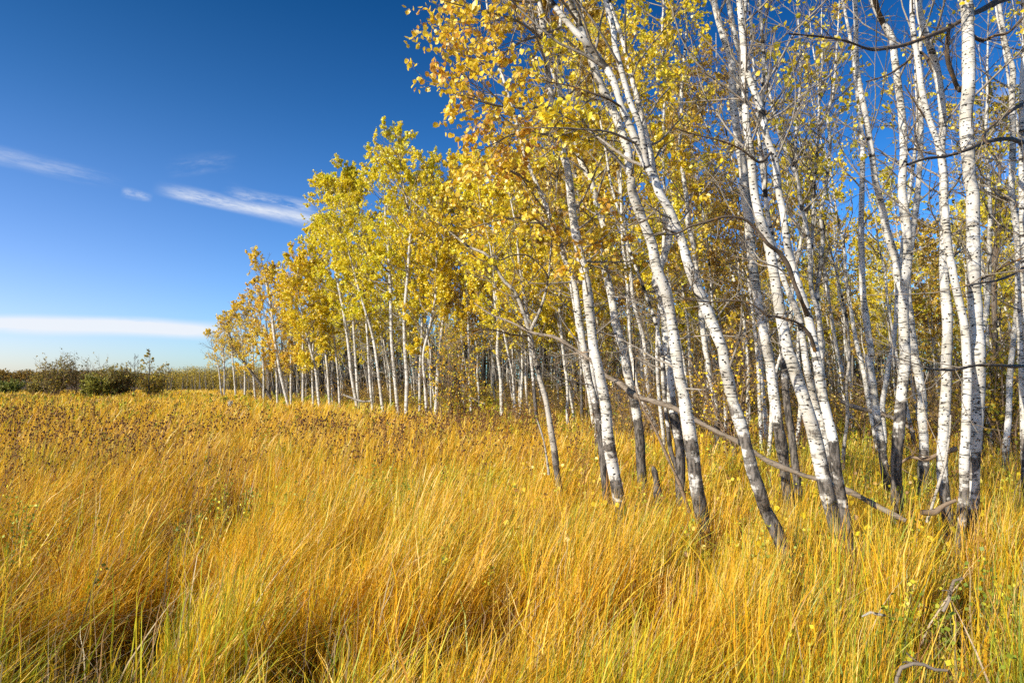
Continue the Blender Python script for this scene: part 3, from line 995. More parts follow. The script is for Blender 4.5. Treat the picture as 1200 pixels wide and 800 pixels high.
BRANCHES = {
 # heavy visible limbs: (polyline, depth start, depth end, w0, w1, leafy)
 'T3': [([(649, 34), (632, 42), (615, 47), (600, 56), (585, 66), (567, 74), (555, 79)], 6.9, 5.9, 5, 1.5, 1),
        ([(655, 130), (640, 125), (619, 127), (600, 126), (581, 124), (560, 118), (540, 112), (528, 108)], 6.9, 5.8, 4, 1.5, 1),
        ([(641, 60), (622, 35), (600, 22), (570, 14), (545, 8), (522, 2)], 6.9, 5.6, 4, 1.5, 1),
        ([(640, 10), (600, 0), (570, -14), (545, -18), (528, -12)], 6.9, 5.8, 4, 1.5, 1),
        ([(654, 160), (619, 154), (600, 158), (585, 165), (562, 178)], 6.9, 6.0, 4, 1.5, 1)],
 'T4': [([(708, 290), (690, 282), (672, 270), (640, 262), (610, 260), (575, 250)], 8.9, 8.2, 5, 1.5, 1),
        ([(745, 475), (742, 380), (735, 320)], 8.9, 8.6, 2, 1, 0)],
 'T2': [([(655, 282), (640, 268), (625, 256), (600, 256), (570, 262), (545, 270)], 7.9, 7.3, 4, 1.5, 1),
        ([(631, 221), (605, 204), (580, 194), (552, 195)], 7.9, 7.0, 4, 1.5, 1)],
 'T7': [([(800, 275), (780, 268), (772, 255), (745, 262), (720, 272)], 5.1, 5.3, 3, 1.2, 0),
        ([(728, 120), (712, 116), (690, 108), (665, 100), (640, 96)], 5.1, 5.0, 4, 1.3, 0),
        ([(743, 160), (715, 155), (685, 152), (655, 150), (620, 150)], 5.1, 4.8, 4, 1.3, 1)],
 'T6': [([(707, 112), (690, 118), (675, 130), (655, 142), (640, 165)], 6.0, 5.6, 3.5, 1.2, 1),
        ([(745, 175), (720, 165), (690, 165), (660, 158)], 6.0, 5.7, 3.0, 1.2, 1)],
 'T12': [([(945, 372), (938, 350), (932, 335), (922, 308), (912, 295), (900, 286), (887, 270), (872, 257), (850, 254), (825, 261), (810, 265), (792, 274), (770, 275)], 4.95, 4.6, 7, 2, 0),
         ([(957, 412), (950, 395), (941, 383), (932, 377), (910, 371), (900, 370), (882, 357), (862, 352), (830, 354), (800, 350)], 4.95, 4.7, 5, 1.6, 0),
         ([(905, 180), (890, 190), (870, 176), (845, 165), (815, 158), (790, 150)], 4.95, 4.7, 4, 1.4, 0)],
 'T21': [([(1133, 122), (1124, 105), (1117, 90), (1111, 72), (1110, 50), (1113, 28)], 6.0, 5.7, 8, 4, 0),
         ([(1140, 60), (1150, 48), (1165, 42), (1182, 38), (1200, 20)], 6.0, 5.5, 5, 3, 0),
         ([(1140, 328), (1160, 322), (1180, 310), (1205, 300)], 6.0, 5.3, 3.5, 2, 0)],
 'T16': [([(1046, 47), (1036, 30), (1028, 10), (1022, -15)], 6.4, 6.0, 9, 6, 0),
         ([(1057, 200), (1066, 175), (1090, 180), (1110, 183)], 6.4, 5.8, 4, 2, 0)],
 'T24': [([(1203, 163), (1185, 163), (1168, 164), (1150, 168), (1135, 175), (1110, 183), (1085, 186), (1063, 193)], 6.5, 4.6, 7, 3, 0),
         ([(1200, -5), (1170, 2), (1150, 12), (1135, 19), (1110, 34), (1090, 42), (1063, 52), (1040, 57), (1020, 58), (990, 48), (960, 43), (925, 40)], 6.5, 4.3, 8, 2.5, 0),
         ([(1202, 118), (1185, 130), (1172, 140), (1160, 150), (1152, 160), (1158, 170)], 6.5, 4.8, 5, 3, 0),
         ([(1210, 431), (1185, 429), (1173, 428), (1144, 428), (1120, 433), (1101, 433), (1084, 432)], 6.5, 4.4, 5, 2.5, 0),
         ([(1205, 312), (1190, 320), (1170, 328), (1147, 332), (1130, 336)], 6.5, 4.6, 4, 2, 0)],
 'T19': [([(1102, 100), (1080, 62), (1060, 75), (1040, 88), (1015, 96)], 6.2, 5.8, 4.5, 2, 0),
         ([(1106, 200), (1090, 150), (1075, 125), (1060, 100)], 6.2, 6.0, 3, 1.5, 0)],
 'T1': [([(652, 335), (640, 320), (620, 300), (598, 300), (575, 312)], 8.6, 8.0, 2.5, 1.2, 1),
        ([(622, 395), (600, 392), (575, 386), (545, 388)], 8.6, 8.1, 2.5, 1.2, 0)],
}
tree_root = {}
for ti, (key, d, pts, w0, w1, darkz, H, ex, label) in enumerate(TREES):
    r = np.random.default_rng(1000 + ti)
    main = px_path(r, pts, w0, w1, d)
    lean = -0.15
    main = extend_up(r, main, H, lean=lean)
    stems = [main]
    for fp, fw0, fw1, fH in ex.get('forks', []):
        f = px_path(r, fp, fw0, fw1, d, to_ground=False)
        # start the fork inside the trunk
        j = np.argmin(np.abs(main[:, 2] - f[0, 2]))
        if fp[0][1] < 540:
            pm = np.array([np.interp(f[0, 2], main[:, 2], main[:, i]) for i in range(3)])
            f[0, :3] = pm
        stems.append(extend_up(r, f, fH, lean=lean))
    cus, bare = [], []
    for pl, da, db, wa, wb, leafy in BRANCHES.get(key, []):
        p = px_path(r, pl, wa, wb, da, to_ground=False, wob=0.05, d1=db)
        # attach the limb to the nearest stem
        allp = np.concatenate([smooth_path(s, 0.05) for s in stems])
        j = np.argmin(np.linalg.norm((allp[:, :3] - p[0, :3]) * np.array([1, 0.3, 1]), axis=1))
        if np.linalg.norm(allp[j, :3] - p[0, :3]) < 0.6:
            p[0, :3] = allp[j, :3]
        (cus if leafy else bare).append((p, (wa, wb)))
    sp = dict(zlo=1.7 if d < 8 else 1.9, cz=3.4, H=H, n1=32 if key not in ('T1', 'T14') else 22, L1=1.25, n2=4, n3=3, nl=10, leaf=0.050, thin=0.85,
              leafz=ex['leafz'], dens=ex['dens'], dens2=0.75, pal=ex.get('pal', YELLOW), lod=0, custom=cus or None, bare=bare, cusrep=3 if key in ('T3', 'T2') else 2, bias=0.15,
              sides=(6, 4, 3), limbs=6.2)
    if key in ('T1', 'T14'):
        sp.update(L1=0.7, cz=2.5)
    if ex['dens'] < 0.6:
        sp['dens2'] = 0.4
        sp['nl'] = 7
        sp['thin'] = 0.62
        sp['n1'] = 19
        sp['n3'] = 2
        sp['pal'] = YELLOW
    darkz = darkz * 0.72 + 0.66 + r.uniform(-0.3, 0.3)
    e = build_tree('aspen_tree', 2000 + ti, stems, label, sp, bark=M_GREY if ex.get('bark') == 'grey' else M_BARK, darkz=darkz, sides=14 if d < 9 else 10, step=0.05)
    tree_root[key] = e

# ------------------------------------------------------------------ the trees further along the edge, traced too
FTREES = [
 ('F1', 25, [(588, 481), (587, 445), (583, 412), (584, 384), (580, 349), (579, 324)], 5, 4, 0.3, 9.5, 'Y', 0.8, 'white aspen set a little apart at the forest edge, backed by yellow saplings'),
 ('F2', 28, [(511, 478), (513, 442), (515, 409), (520, 368), (522, 335), (526, 307), (528, 290)], 5.5, 4, 0.3, 10.7, 'Y', 0.9, 'tall pale aspen curving gently outward, beside the shrub with amber leaves'),
 ('F3', 27, [(476, 480), (477, 445), (475, 412), (474, 371), (478, 321), (480, 288)], 5.5, 4, 0.5, 11.3, 'L', 0.95, 'straight bright aspen under the highest yellow-green crown of the far row'),
 ('F4', 28, [(466, 477), (462, 434), (459, 398), (458, 349), (456, 307), (454, 283)], 5, 4, 0.5, 11.0, 'L', 0.95, 'pale aspen paired with the straight one beneath the highest yellow-green crown'),
 ('F5', 30, [(448, 476), (443, 434), (437, 395), (427, 360), (418, 330)], 4.5, 3, 0.3, 10.8, 'L', 0.9, 'leaning aspen in the far row tilting toward the meadow under lime-yellow leaves'),
 ('F6', 33, [(418, 473), (412, 439), (409, 410), (404, 373), (399, 346), (394, 320)], 5, 3.5, 0.3, 11.1, 'L', 1.0, 'aspen holding up the outermost tall lime-yellow crown against the blue sky'),
 ('F7', 34, [(420, 472), (418, 440), (416, 410), (414, 376), (412, 349)], 4, 3, 0.3, 10.6, 'L', 1.0, 'slim upright aspen touching the one that holds the outermost lime-yellow crown'),
 ('F8', 38, [(337, 471), (329, 439), (322, 398), (318, 362), (313, 335)], 4.5, 3, 0.3, 8.8, 'O', 0.95, 'white leaning aspen with a pointed amber crown, lower than the lime-yellow ones'),
 ('F9', 35, [(374, 473), (370, 434), (364, 409), (358, 385)], 4, 3, 0.3, 8.2, 'Y', 0.95, 'short white aspen with golden crown between the amber and lime crowns'),
 ('F10', 36, [(367, 473), (366, 434), (367, 405)], 3, 2.5, 0.3, 7.8, 'Y', 0.9, 'second short pale stem hugging the golden-crowned aspen'),
 ('F11', 68, [(263, 458), (263, 434), (261, 404)], 2.4, 1.8, 0.0, 7.2, 'O', 0.8, 'small white aspen, straight one of the last pair at the tip of the tree line'),
 ('F12', 70, [(259, 458), (256, 430), (250, 410)], 2.2, 1.6, 0.0, 6.6, 'O', 0.7, 'small white aspen, tilted one of the last pair at the tip of the tree line'),
 ('F13', 38, [(355, 468), (355, 434), (355, 404)], 3.4, 2.5, 0.2, 7.6, 'O', 0.95, 'thin upright aspen between the leaning amber tree and the short golden one'),
 ('F14', 46, [(315, 462), (302, 446), (289, 428), (280, 415)], 4, 3, 6.0, 6.0, 'O', 0.7, 'dark bare trunk leaning low toward the meadow beneath amber leaves'),
 ('F15', 42, [(341, 465), (341, 440), (341, 417)], 3, 2.4, 0.2, 7.4, 'O', 0.9, 'thin aspen standing right behind the leaning amber tree'),
 ('F16', 27, [(552, 478), (550, 450), (550, 423), (549, 376), (547, 335), (546, 316)], 3.6, 3, 0.2, 9.6, 'Y', 0.8, 'thin straight aspen just past the amber-leaved shrub'),
 ('F17', 26, [(500, 484), (498, 450), (496, 417), (503, 385), (510, 351), (511, 321)], 4, 3, 1.0, 9.0, 'Y', 0.7, 'crooked greyish aspen swerving between two tall pale ones in the far row'),
 ('F18', 21, [(628, 482), (625, 445), (621, 404), (618, 370), (612, 330)], 5, 4, 2.0, 10, 'Y', 0.8, 'mid-distance aspen with blackish lower trunk behind the crooked grey tree'),
 ('F19', 26, [(610, 476), (612, 440), (612, 417), (613, 390), (613, 350)], 4, 3, 0.3, 10, 'Y', 0.85, 'mid-distance pale aspen between the set-apart tree and the crooked grey one'),
 ('F20', 30, [(602, 473), (602, 450), (600, 400)], 2.6, 2, 0.3, 9, 'Y', 0.8, 'very thin pale stem next to the mid-distance aspen beyond the crooked grey tree'),
 ('F21', 22, [(665, 485), (665, 452), (661, 422), (657, 380)], 4.5, 3.5, 0.4, 10, 'Y', 0.9, 'pale aspen seen midway between the crooked grey tree and the black-footed one'),
 ('F23', 24, [(682, 482), (681, 455), (681, 430), (676, 390)], 4, 3, 2.2, 9.5, 'Y', 0.85, 'dusky aspen immediately short of the narrow sinuous trunk'),
 ('F24', 20, [(694, 487), (690, 460), (685, 435), (680, 400), (673, 360)], 4.5, 3.5, 0.4, 10, 'Y', 0.85, 'white aspen leaning beside the narrow sinuous one, deeper in the grove'),
 ('F25', 18, [(764, 492), (763, 475), (760, 457), (756, 422), (755, 400), (750, 380), (742, 350), (739, 320), (736, 295)], 6, 5, 0.4, 12, 'Y', 0.9, 'white deep-grove aspen between the wavy trunk and the greyish double stem'),
 ('F26', 16, [(770, 502), (757, 478), (747, 455), (742, 425), (739, 410), (737, 370), (735, 330)], 6, 4.5, 0.3, 11.5, 'Y', 0.9, 'leaning deep-grove aspen just behind the wavy white trunk'),
 ('F27', 15, [(850, 509), (850, 480), (847, 440), (842, 400)], 4.5, 3.5, 0.2, 9, 'T', 0.7, 'thin white stem rising directly behind the most slanted trunk'),
 ('F28', 14.5, [(892, 512), (890, 470), (889, 440), (886, 400), (880, 350)], 5.5, 4, 0.2, 9.5, 'T', 0.6, 'small aspen with tan bark in the opening short of the twin-topped tree'),
 ('F29', 16, [(897, 498), (895, 470), (892, 425), (890, 390)], 6, 4.5, 0.2, 10, 'T', 0.6, 'white companion stem at the shoulder of the twin-topped tree'),
 ('F30', 18, [(876, 494), (876, 470), (877, 435), (874, 395)], 4.5, 3.5, 0.2, 9.5, 'T', 0.6, 'slim aspen in the middle of the opening beyond the most slanted trunk'),
 ('F31', 13, [(1147, 512), (1149, 463), (1150, 429), (1152, 395), (1158, 340), (1160, 280)], 8, 6, 0.4, 10, 'Y', 0.5, 'aspen glimpsed along the shaded flank of the ramrod-straight trunk'),
 ('F33', 15, [(935, 508), (937, 488), (938, 450), (935, 410)], 5, 4, 0.3, 9.5, 'T', 0.4, 'white stem peeping out between the black slender trunk and the ringed one'),
 ('F36', 14, [(777, 505), (772, 460), (770, 400), (775, 330), (779, 250), (777, 176), (779, 100), (776, 40)], 5, 3.5, 0.4, 12, 'Y', 0.8, 'slender straight aspen threading up between the tall arching trunk and the high fork'),
 ('F37', 13, [(903, 506), (905, 470), (908, 440), (925, 380), (930, 330), (945, 250), (953, 203), (959, 159), (960, 124)], 5, 4, 0.3, 9.5, 'Y', 0.3, 'slim bare-topped aspen slanting up through the bright blue gap'),
 ('F40', 60, [(276, 460), (274, 436), (272, 415)], 2.6, 2, 0.0, 7.6, 'O', 0.95, 'small amber-crowned aspen just inside the last pair of the tree line'),
 ('F41', 54, [(287, 462), (287, 438), (285, 415)], 2.8, 2, 0.0, 7.8, 'O', 0.95, 'small amber aspen near the foot of the dark bare leaning trunk'),
 ('F42', 50, [(299, 463), (297, 438), (296, 410)], 3, 2.2, 0.0, 8.0, 'O', 0.95, 'rounded amber aspen behind the dark bare leaning trunk'),
 ('F43', 46, [(309, 465), (309, 438), (307, 400)], 3, 2.2, 0.0, 8.6, 'O', 0.95, 'upright amber aspen halfway from the dark leaning trunk to the pointed crown'),
 ('F44', 41, [(325, 467), (324, 438), (321, 400)], 3, 2.2, 0.0, 8.4, 'O', 0.95, 'amber aspen standing almost in line with the pointed amber crown'),
 ('F45', 37, [(386, 470), (384, 438), (380, 400), (376, 370)], 3.4, 2.6, 0.0, 9.6, 'Y', 1.0, 'golden aspen filling the step between the amber crowns and the lime-yellow ones'),
 ('F46', 36, [(398, 470), (396, 438), (392, 400)], 3.4, 2.6, 0.0, 10.2, 'L', 1.0, 'slim aspen tucked inside the fringe of the outermost lime-yellow crown'),
 ('F47', 31, [(436, 474), (433, 438), (431, 400), (428, 360)], 3.8, 3, 0.2, 10.9, 'L', 1.0, 'slim upright aspen between the tilting one and the outermost lime-yellow crown'),
 ('F48', 29, [(492, 477), (492, 438), (494, 400), (495, 360)], 4, 3, 0.2, 11.0, 'L', 1.0, 'slender white aspen next to the swerving greyish one in the far row'),
]
FC = {}
AMBER = [(0.92, 0.72, 0.06), (0.92, 0.66, 0.05), (0.92, 0.76, 0.05), (0.84, 0.55, 0.06)]
PAL = {'Y': YELLOW, 'L': LIME, 'O': AMBER, 'T': TAWNY}
for ti, (key, d, pts, w0, w1, darkz, H, pk, dens, label) in enumerate(FTREES):
    r = np.random.default_rng(3000 + ti)
    main = extend_up(r, px_path(r, pts, w0, w1, d, wob=0.3), H, lean=-0.10)
    big = H > 10
    if pk == 'O':
        dens = dens * 0.66
    sp = dict(zlo=1.6, cz=H * (0.46 if big else 0.36), H=H, n1=54 if big else 40, L1=(2.2 if big else 1.7) if d > 18 else 1.6, n2=6, n3=3, nl=24 if d > 18 else 14, leaf=0.074 if d > 22 else 0.062, leafz=H * (0.42 if big else 0.30),
              dens=dens, dens2=0.95 if dens > 0.6 else 0.5, pal=PAL[pk], lod=1, sides=(4, 3, 0 if d > 22 else 3), bias=0.12, rmul=1.5 if d > 20 else 1.1, up=0.10)
    build_tree('aspen_tree', 4000 + ti, [main], label, sp, darkz=darkz, sides=8, step=0.15)

# the many-stemmed slender clump in the blue gap
r = np.random.default_rng(61)
base = [(966, 515), (965, 470), (963, 425)]
mainp = base + [(959, 370), (951, 340), (949, 295), (945, 265), (937, 235), (936, 214), (931, 200), (922, 179), (912, 151), (903, 115)]
clump = [extend_up(r, px_path(r, mainp, 7, 4, 10.5), 8.0)]
for fp, a_, b_ in (([(958, 372), (957, 345), (960, 320), (964, 282), (962, 250), (967, 225), (969, 209), (973, 170), (970, 137), (976, 110), (979, 80)], 6, 3.5),
                   ([(953, 345), (951, 325), (952, 270), (954, 225), (955, 203), (959, 159), (960, 124)], 5, 3),
                   ([(948, 290), (940, 240), (936, 214), (933, 192), (933, 154), (937, 110), (938, 55)], 4, 3)):
    f = px_path(r, fp, a_, b_, 10.5, to_ground=False)
    f[0, :3] = [np.interp(f[0, 2], clump[0][:, 2], clump[0][:, i]) for i in range(3)]
    clump.append(extend_up(r, f, 8.2))
sp = dict(zlo=2.6, cz=3.6, H=8, n1=26, L1=1.0, n2=4, n3=3, nl=4, leaf=0.06, leafz=4.0, dens=0.35, dens2=0.6, pal=YELLOW, lod=0, sides=(5, 3, 3), up=0.12)
build_tree('aspen_tree', 62, clump, 'cluster-stemmed slender aspen spreading like a broom against the blue gap', sp, darkz=0.3, sides=8, step=0.08)

# the one dark-barked tree
r = np.random.default_rng(71)
dk = extend_up(r, px_path(r, [(1163, 495), (1163, 449), (1166, 405), (1165, 330), (1170, 260)], 9, 6, 16), 8.6, lean=0)
sp = dict(zlo=1.7, cz=2.4, H=8.6, n1=60, L1=2.0, n2=5, n3=3, nl=7, leaf=0.07, leafz=2.0, dens=0.9, dens2=0.8, pal=[(0.30, 0.26, 0.05), (0.42, 0.28, 0.05), (0.16, 0.17, 0.04), (0.55, 0.38, 0.05)], lod=1,
          sides=(4, 3, 3), tw1=1.0, up=0.0)
build_tree('oak_tree', 72, [dk], 'dark-barked broad tree with dull olive and brown leaves behind the white trunks', sp, bark=M_TWIG, darkz=99, sides=8, step=0.12)

# ------------------------------------------------------------------ trees deep in the grove: a few kinds, copied tree by tree
def proto(seed, H, pal, dens, darkz, curve, leafz=0.38, r0=0.058, L1=1.9, nl=14):
    r = np.random.default_rng(seed)
    z = np.linspace(-0.1, H, 14)
    cx = -curve * H * (np.maximum(z, 0) / H) ** 1.3 + np.cumsum(r.normal(0, 0.05, 14))
    cy = np.cumsum(r.normal(0, 0.06, 14))
    rad = r0 * (1 - (z / H) * 0.9)
    pth = np.column_stack([cx - cx[0], cy - cy[0], z, rad])
    sp = dict(zlo=1.8, cz=H * 0.40, H=H, n1=48 if nl > 5 else 24, L1=L1, n2=5 if nl > 5 else 3, n3=3, nl=nl, leaf=0.088 if nl > 5 else 0.07, leafz=H * leafz, dens=dens, dens2=0.9 if dens > 0.6 else 0.5,
              pal=pal, lod=1, sides=(4, 3, 0), bias=0.1, rmul=1.25 if nl > 5 else 0.9, up=0.10)
    return build_tree('aspen_tree', seed + 1, [pth], '', sp, darkz=darkz, sides=7, step=0.2)


PROTO = [proto(500, 11.5, YELLOW, 0.9, 0.6, 0.10), proto(510, 12.0, YELLOW, 0.85, 0.3, 0.16), proto(520, 10.5, TAWNY, 0.8, 1.2, 0.06), proto(530, 11.0, LIME, 0.9, 0.5, 0.13),
         proto(540, 11.0, YELLOW, 0.50, 0.5, 0.12, nl=5, L1=1.3), proto(550, 10.0, YELLOW, 0.4, 1.0, 0.08, nl=5, L1=1.2)]
used = set()


def copy_tree(o):
    c = o.copy()
    col.objects.link(c)
    for ch in o.children:
        k = ch.copy()
        k.parent = c
        col.objects.link(k)
    return c


def take(pi):
    if pi not in used:
        used.add(pi)
        return PROTO[pi]
    return copy_tree(PROTO[pi])


r = np.random.default_rng(91)
cand = []
taken = [np.array(t.location[:2]) for t in scene.objects if t.type == 'EMPTY' and t.name.startswith(('aspen', 'oak')) and t not in PROTO]
tries = 0
while len(cand) < 215 and tries < 30000:
    tries += 1
    y = 12.5 + 50 * r.random() ** 1.25
    x = edge(y) + 0.5 + (0.86 * y + 3 - edge(y)) * r.random() ** 1.1
    p = np.array([x, y])
    gap = 1.1 + 0.028 * y
    if y < 20 and x / y < 0.12:
        continue
    if y < 30 and 0.36 < x / y < 0.56 and r.random() < 0.6:
        continue
    if min(np.linalg.norm(p - q) for q in taken) < gap:
        continue
    taken.append(p)
    cand.append((x, y))
BANDS = [(-9, -0.36, 'deep behind the low amber crowns ending the tree line'),
         (-0.36, -0.20, 'deep behind the tall lime-yellow crowns'),
         (-0.20, -0.04, 'deep behind the pale curving tree and the amber-leaved shrub'),
         (-0.04, 0.10, 'deep behind the crooked grey tree'),
         (0.10, 0.24, 'deep between the first stout trunk and the tall arching one'),
         (0.24, 0.38, 'deep in the opening around the most slanted trunk'),
         (0.38, 0.52, 'deep beyond the ringed and scarred leaning pair'),
         (0.52, 0.64, 'deep beyond the wide V-forked tree'),
         (0.64, 9, 'deep beyond the ramrod-straight trunk at the photo edge')]
for i, (x, y) in enumerate(cand):
    s = x / y
    if s > 0.34 and y < 27:
        pi = 4 + int(r.integers(0, 2))
    elif s < -0.30:
        pi = int(r.choice([0, 2, 2]))
    elif s < -0.1:
        pi = int(r.choice([0, 1, 3, 3]))
    else:
        pi = int(r.choice([0, 1, 2, 3]))
    o = take(pi)
    o.location = (x, y, 0)
    o.rotation_euler = (0, 0, r.normal(0, 0.55))
    k = r.uniform(0.78, 1.04)
    if s < -0.30:
        k = r.uniform(0.50, 0.72) * (1 if y < 45 else 0.9)
    elif s < -0.16:
        k = r.uniform(0.7, 0.95)
    elif s > 0.34 and y >= 27:
        k = r.uniform(0.72, 0.98)
    o.scale = (k * r.uniform(0.9, 1.1), k, k)
    tint = np.array([1, 1, 1]) * r.uniform(0.82, 1.08)
    if s < -0.30:
        tint = tint * np.array([1.05, 0.93, 0.9])
    for ch in o.children:
        ch.color = (*tint, 1)
    ph = next(b[2] for b in BANDS if b[0] <= s < b[1])
    if pi >= 4:
        ph = 'half-bare aspen ' + ph
    else:
        ph = 'slender leafy aspen ' + ph
    tag(o, ph, 'tree', ph.replace('aspen', 'aspens'))

# ------------------------------------------------------------------ shrubs
def shrub_proto(name, seed, H, nst, pal, nl, dens, leafmat=M_LEAF, leaf=0.07, spread=0.5, rm=1.4, n2=6, n3=3, twigmat=None):
    r = np.random.default_rng(seed)
    e = bpy.data.objects.new(name, None)
    col.objects.link(e)
    S = np.column_stack([r.normal(0, 0.12 * H / 2, nst), r.normal(0, 0.12 * H / 2, nst), np.full(nst, -0.05)])
    D = np.column_stack([r.normal(0, spread, nst), r.normal(0, spread, nst), np.ones(nst)])
    L = H * r.uniform(0.55, 1.05, nst)
    c1 = march(r, S, D, L, 7, 0.05, 0.10)
    i2 = np.repeat(np.arange(nst), n2)
    t2 = r.uniform(0.25, 1, len(i2))
    s2, T2 = sample(c1, i2, t2)
    c2 = march(r, s2, splay(r, T2, r.uniform(0.3, 0.9, len(i2))), L[i2] * 0.35 * r.uniform(0.5, 1.2, len(i2)), 4, 0.08, 0.15)
    i3 = np.repeat(np.arange(len(i2)), n3)
    s3, T3 = sample(c2, i3, r.uniform(0.2, 1, len(i3)))
    c3 = march(r, s3, splay(r, T3, r.uniform(0.3, 0.9, len(i3))), L[i2][i3] * 0.16, 3, 0.08, 0.15)

    def tb(c, ra, rb, sides, g):
        f = np.linspace(0, 1, c.shape[1])[None]
        a = np.zeros(c.shape)
        a[:, :, 1] = g
        return tubes(c, (ra * (1 - f) + rb * f) * np.ones((len(c), 1)), sides, a)
    k = rm * H / 3
    v, q, a = join([tb(c1, 0.014 * k, 0.005 * k, 4, 0.4), tb(c2, 0.006 * k, 0.003 * k, 3, 0.8), tb(c3, 0.003 * k, 0.002 * k, 3, 1.0)])
    tw_ = (v, q, a)
    lf_ = None
    i4 = np.repeat(np.arange(len(i3)), nl)
    p4, _ = sample(c3, i4, r.random(len(i4)))
    keep = r.random(len(i4)) < dens
    p4 = p4[keep] + r.normal(0, 0.04, (keep.sum(), 3))
    p4 = p4[p4[:, 2] > 0.25]
    if len(p4):
        lf_ = leaf_mesh(r, p4, leaf, pal, 1, None, 0.2)
    link('foliage', crown_mesh(tw_, lf_, twigmat or M_TWIG, leafmat), e)
    return e


SH = [shrub_proto('shrub', 700, 2.6, 16, TAWNY, 6, 0.42), shrub_proto('shrub', 701, 2.2, 20, YELLOW, 6, 0.36), shrub_proto('shrub', 702, 3.0, 14, GOLDGREEN, 6, 0.5),
      shrub_proto('shrub', 703, 2.4, 24, TAWNY, 4, 0.3)]
SHBANDS = [(-9, -0.20, 'brown twiggy shrub in the undergrowth of the far row of trees'),
           (-0.20, 0.02, 'brown twiggy shrub in the undergrowth behind the pale curving tree'),
           (0.02, 0.22, 'brown twiggy shrub in the undergrowth behind the crooked grey tree'),
           (0.22, 0.42, 'brown twiggy shrub in the undergrowth beyond the most slanted trunk'),
           (0.42, 0.60, 'brown twiggy shrub in the undergrowth beyond the wide V fork'),
           (0.60, 9, 'brown twiggy shrub in the undergrowth beyond the ramrod-straight trunk')]
r = np.random.default_rng(95)
used_s = set()
pl_ = []
tr_ = 0
while len(pl_) < 150 and tr_ < 20000:
    tr_ += 1
    y = 15 + 48 * r.random() ** 1.1
    x = edge(y) + 1.2 + (0.86 * y + 3 - edge(y)) * r.random() ** 1.0
    if y < 24 and x - edge(y) < 2:
        continue
    if any((x - a) ** 2 + (y - b) ** 2 < 1.0 for a, b in pl_):
        continue
    pl_.append((x, y))
    si = int(r.choice([0, 1, 2, 3], p=[0.3, 0.25, 0.15, 0.3]))
    if si in used_s:
        o = copy_tree(SH[si])
    else:
        used_s.add(si)
        o = SH[si]
    o.location = (x, y, 0)
    o.rotation_euler = (0, 0, r.uniform(0, 6.28))
    kk = r.uniform(0.5, 1.0)
    o.scale = (kk * 1.1, kk * 1.1, kk)
    t_ = r.uniform(0.8, 1.1)
    for ch in o.children:
        ch.color = (t_, t_ * r.uniform(0.85, 1.05), t_, 1)
    ph = next(b[2] for b in SHBANDS if b[0] <= x / y < b[1])
    tag(o, ph, 'shrub', ph.replace('shrub in', 'shrubs in'))


def bush(seed, px, base_d, top_y, wpx, pal, label, nst=26, nl=7, dens=0.8, leaf=0.10, name='bush', group=None, twigmat=None, spread=None):
    u, v = uv_of(px, top_y)
    H = EYE + v * base_d
    wd = wpx / 800 * base_d
    e = shrub_proto(name, seed, H, nst, pal, nl, dens, M_BUSHLEAF, leaf, spread if spread else 0.28 * wd / H, 1.6, 7, 3, twigmat)
    e.location = (u * base_d, base_d, 0)
    tag(e, label, 'bush', group)
    return e


bush(801, 530, 22.5, 402, 62, [(0.84, 0.58, 0.05), (0.66, 0.55, 0.05), (0.44, 0.42, 0.05), (0.86, 0.48, 0.05)], 'amber and olive leafy shrub at the forest edge between two pale trunks', 18, 7, 0.7, 0.07, 'shrub')
bush(802, 700, 26, 380, 60, GOLDGREEN, 'yellowish sapling thicket showing between the first stout trunk and its sinuous neighbour', 22, 6, 0.6, 0.08, 'shrub')
bush(803, 860, 13.5, 365, 40, ORANGE, 'rusty-leaved sapling beside the most slanted trunk', 9, 6, 0.6, 0.06, 'shrub')
bush(804, 1165, 13, 375, 55, GOLDGREEN, 'green-gold bush crouching beneath the dark-barked tree', 16, 8, 0.8, 0.07, 'shrub')
# willows and birches out on the meadow
bush(811, 66, 62, 425, 40, OLIVE + [(0.5, 0.36, 0.06)], 'dark olive willow bush with bare wispy top, first of the meadow bushes', 34, 6, 0.5, 0.14)
bush(812, 92, 64, 420, 30, [(0.34, 0.26, 0.07), (0.22, 0.2, 0.06)], 'wispy half-bare willow rising tallest in the meadow thicket', 20, 4, 0.4, 0.13)
bush(813, 136, 62, 433, 60, OLIVE, 'dense rounded grey-green willow bush in the middle of the meadow thicket', 60, 7, 0.6, 0.14)
bush(814, 112, 60, 443, 40, [(0.24, 0.24, 0.05), (0.36, 0.33, 0.05)], 'low green bush filling the gap before the rounded willow', 34, 8, 0.8, 0.16)
bush(815, 181, 66, 433, 60, GOLDGREEN + OLIVE, 'yellow-green bush at the end of the meadow thicket', 46, 6, 0.6, 0.14, spread=0.5)
bush(816, 48, 75, 444, 40, OLIVE, 'small low dark bush at the outer end of the meadow thicket', 30, 8, 0.7, 0.18)
bush(817, 12, 80, 447, 50, [(0.2, 0.24, 0.05), (0.28, 0.28, 0.06)], 'low grass-green bush at the photo edge on the meadow', 30, 8, 0.8, 0.18)
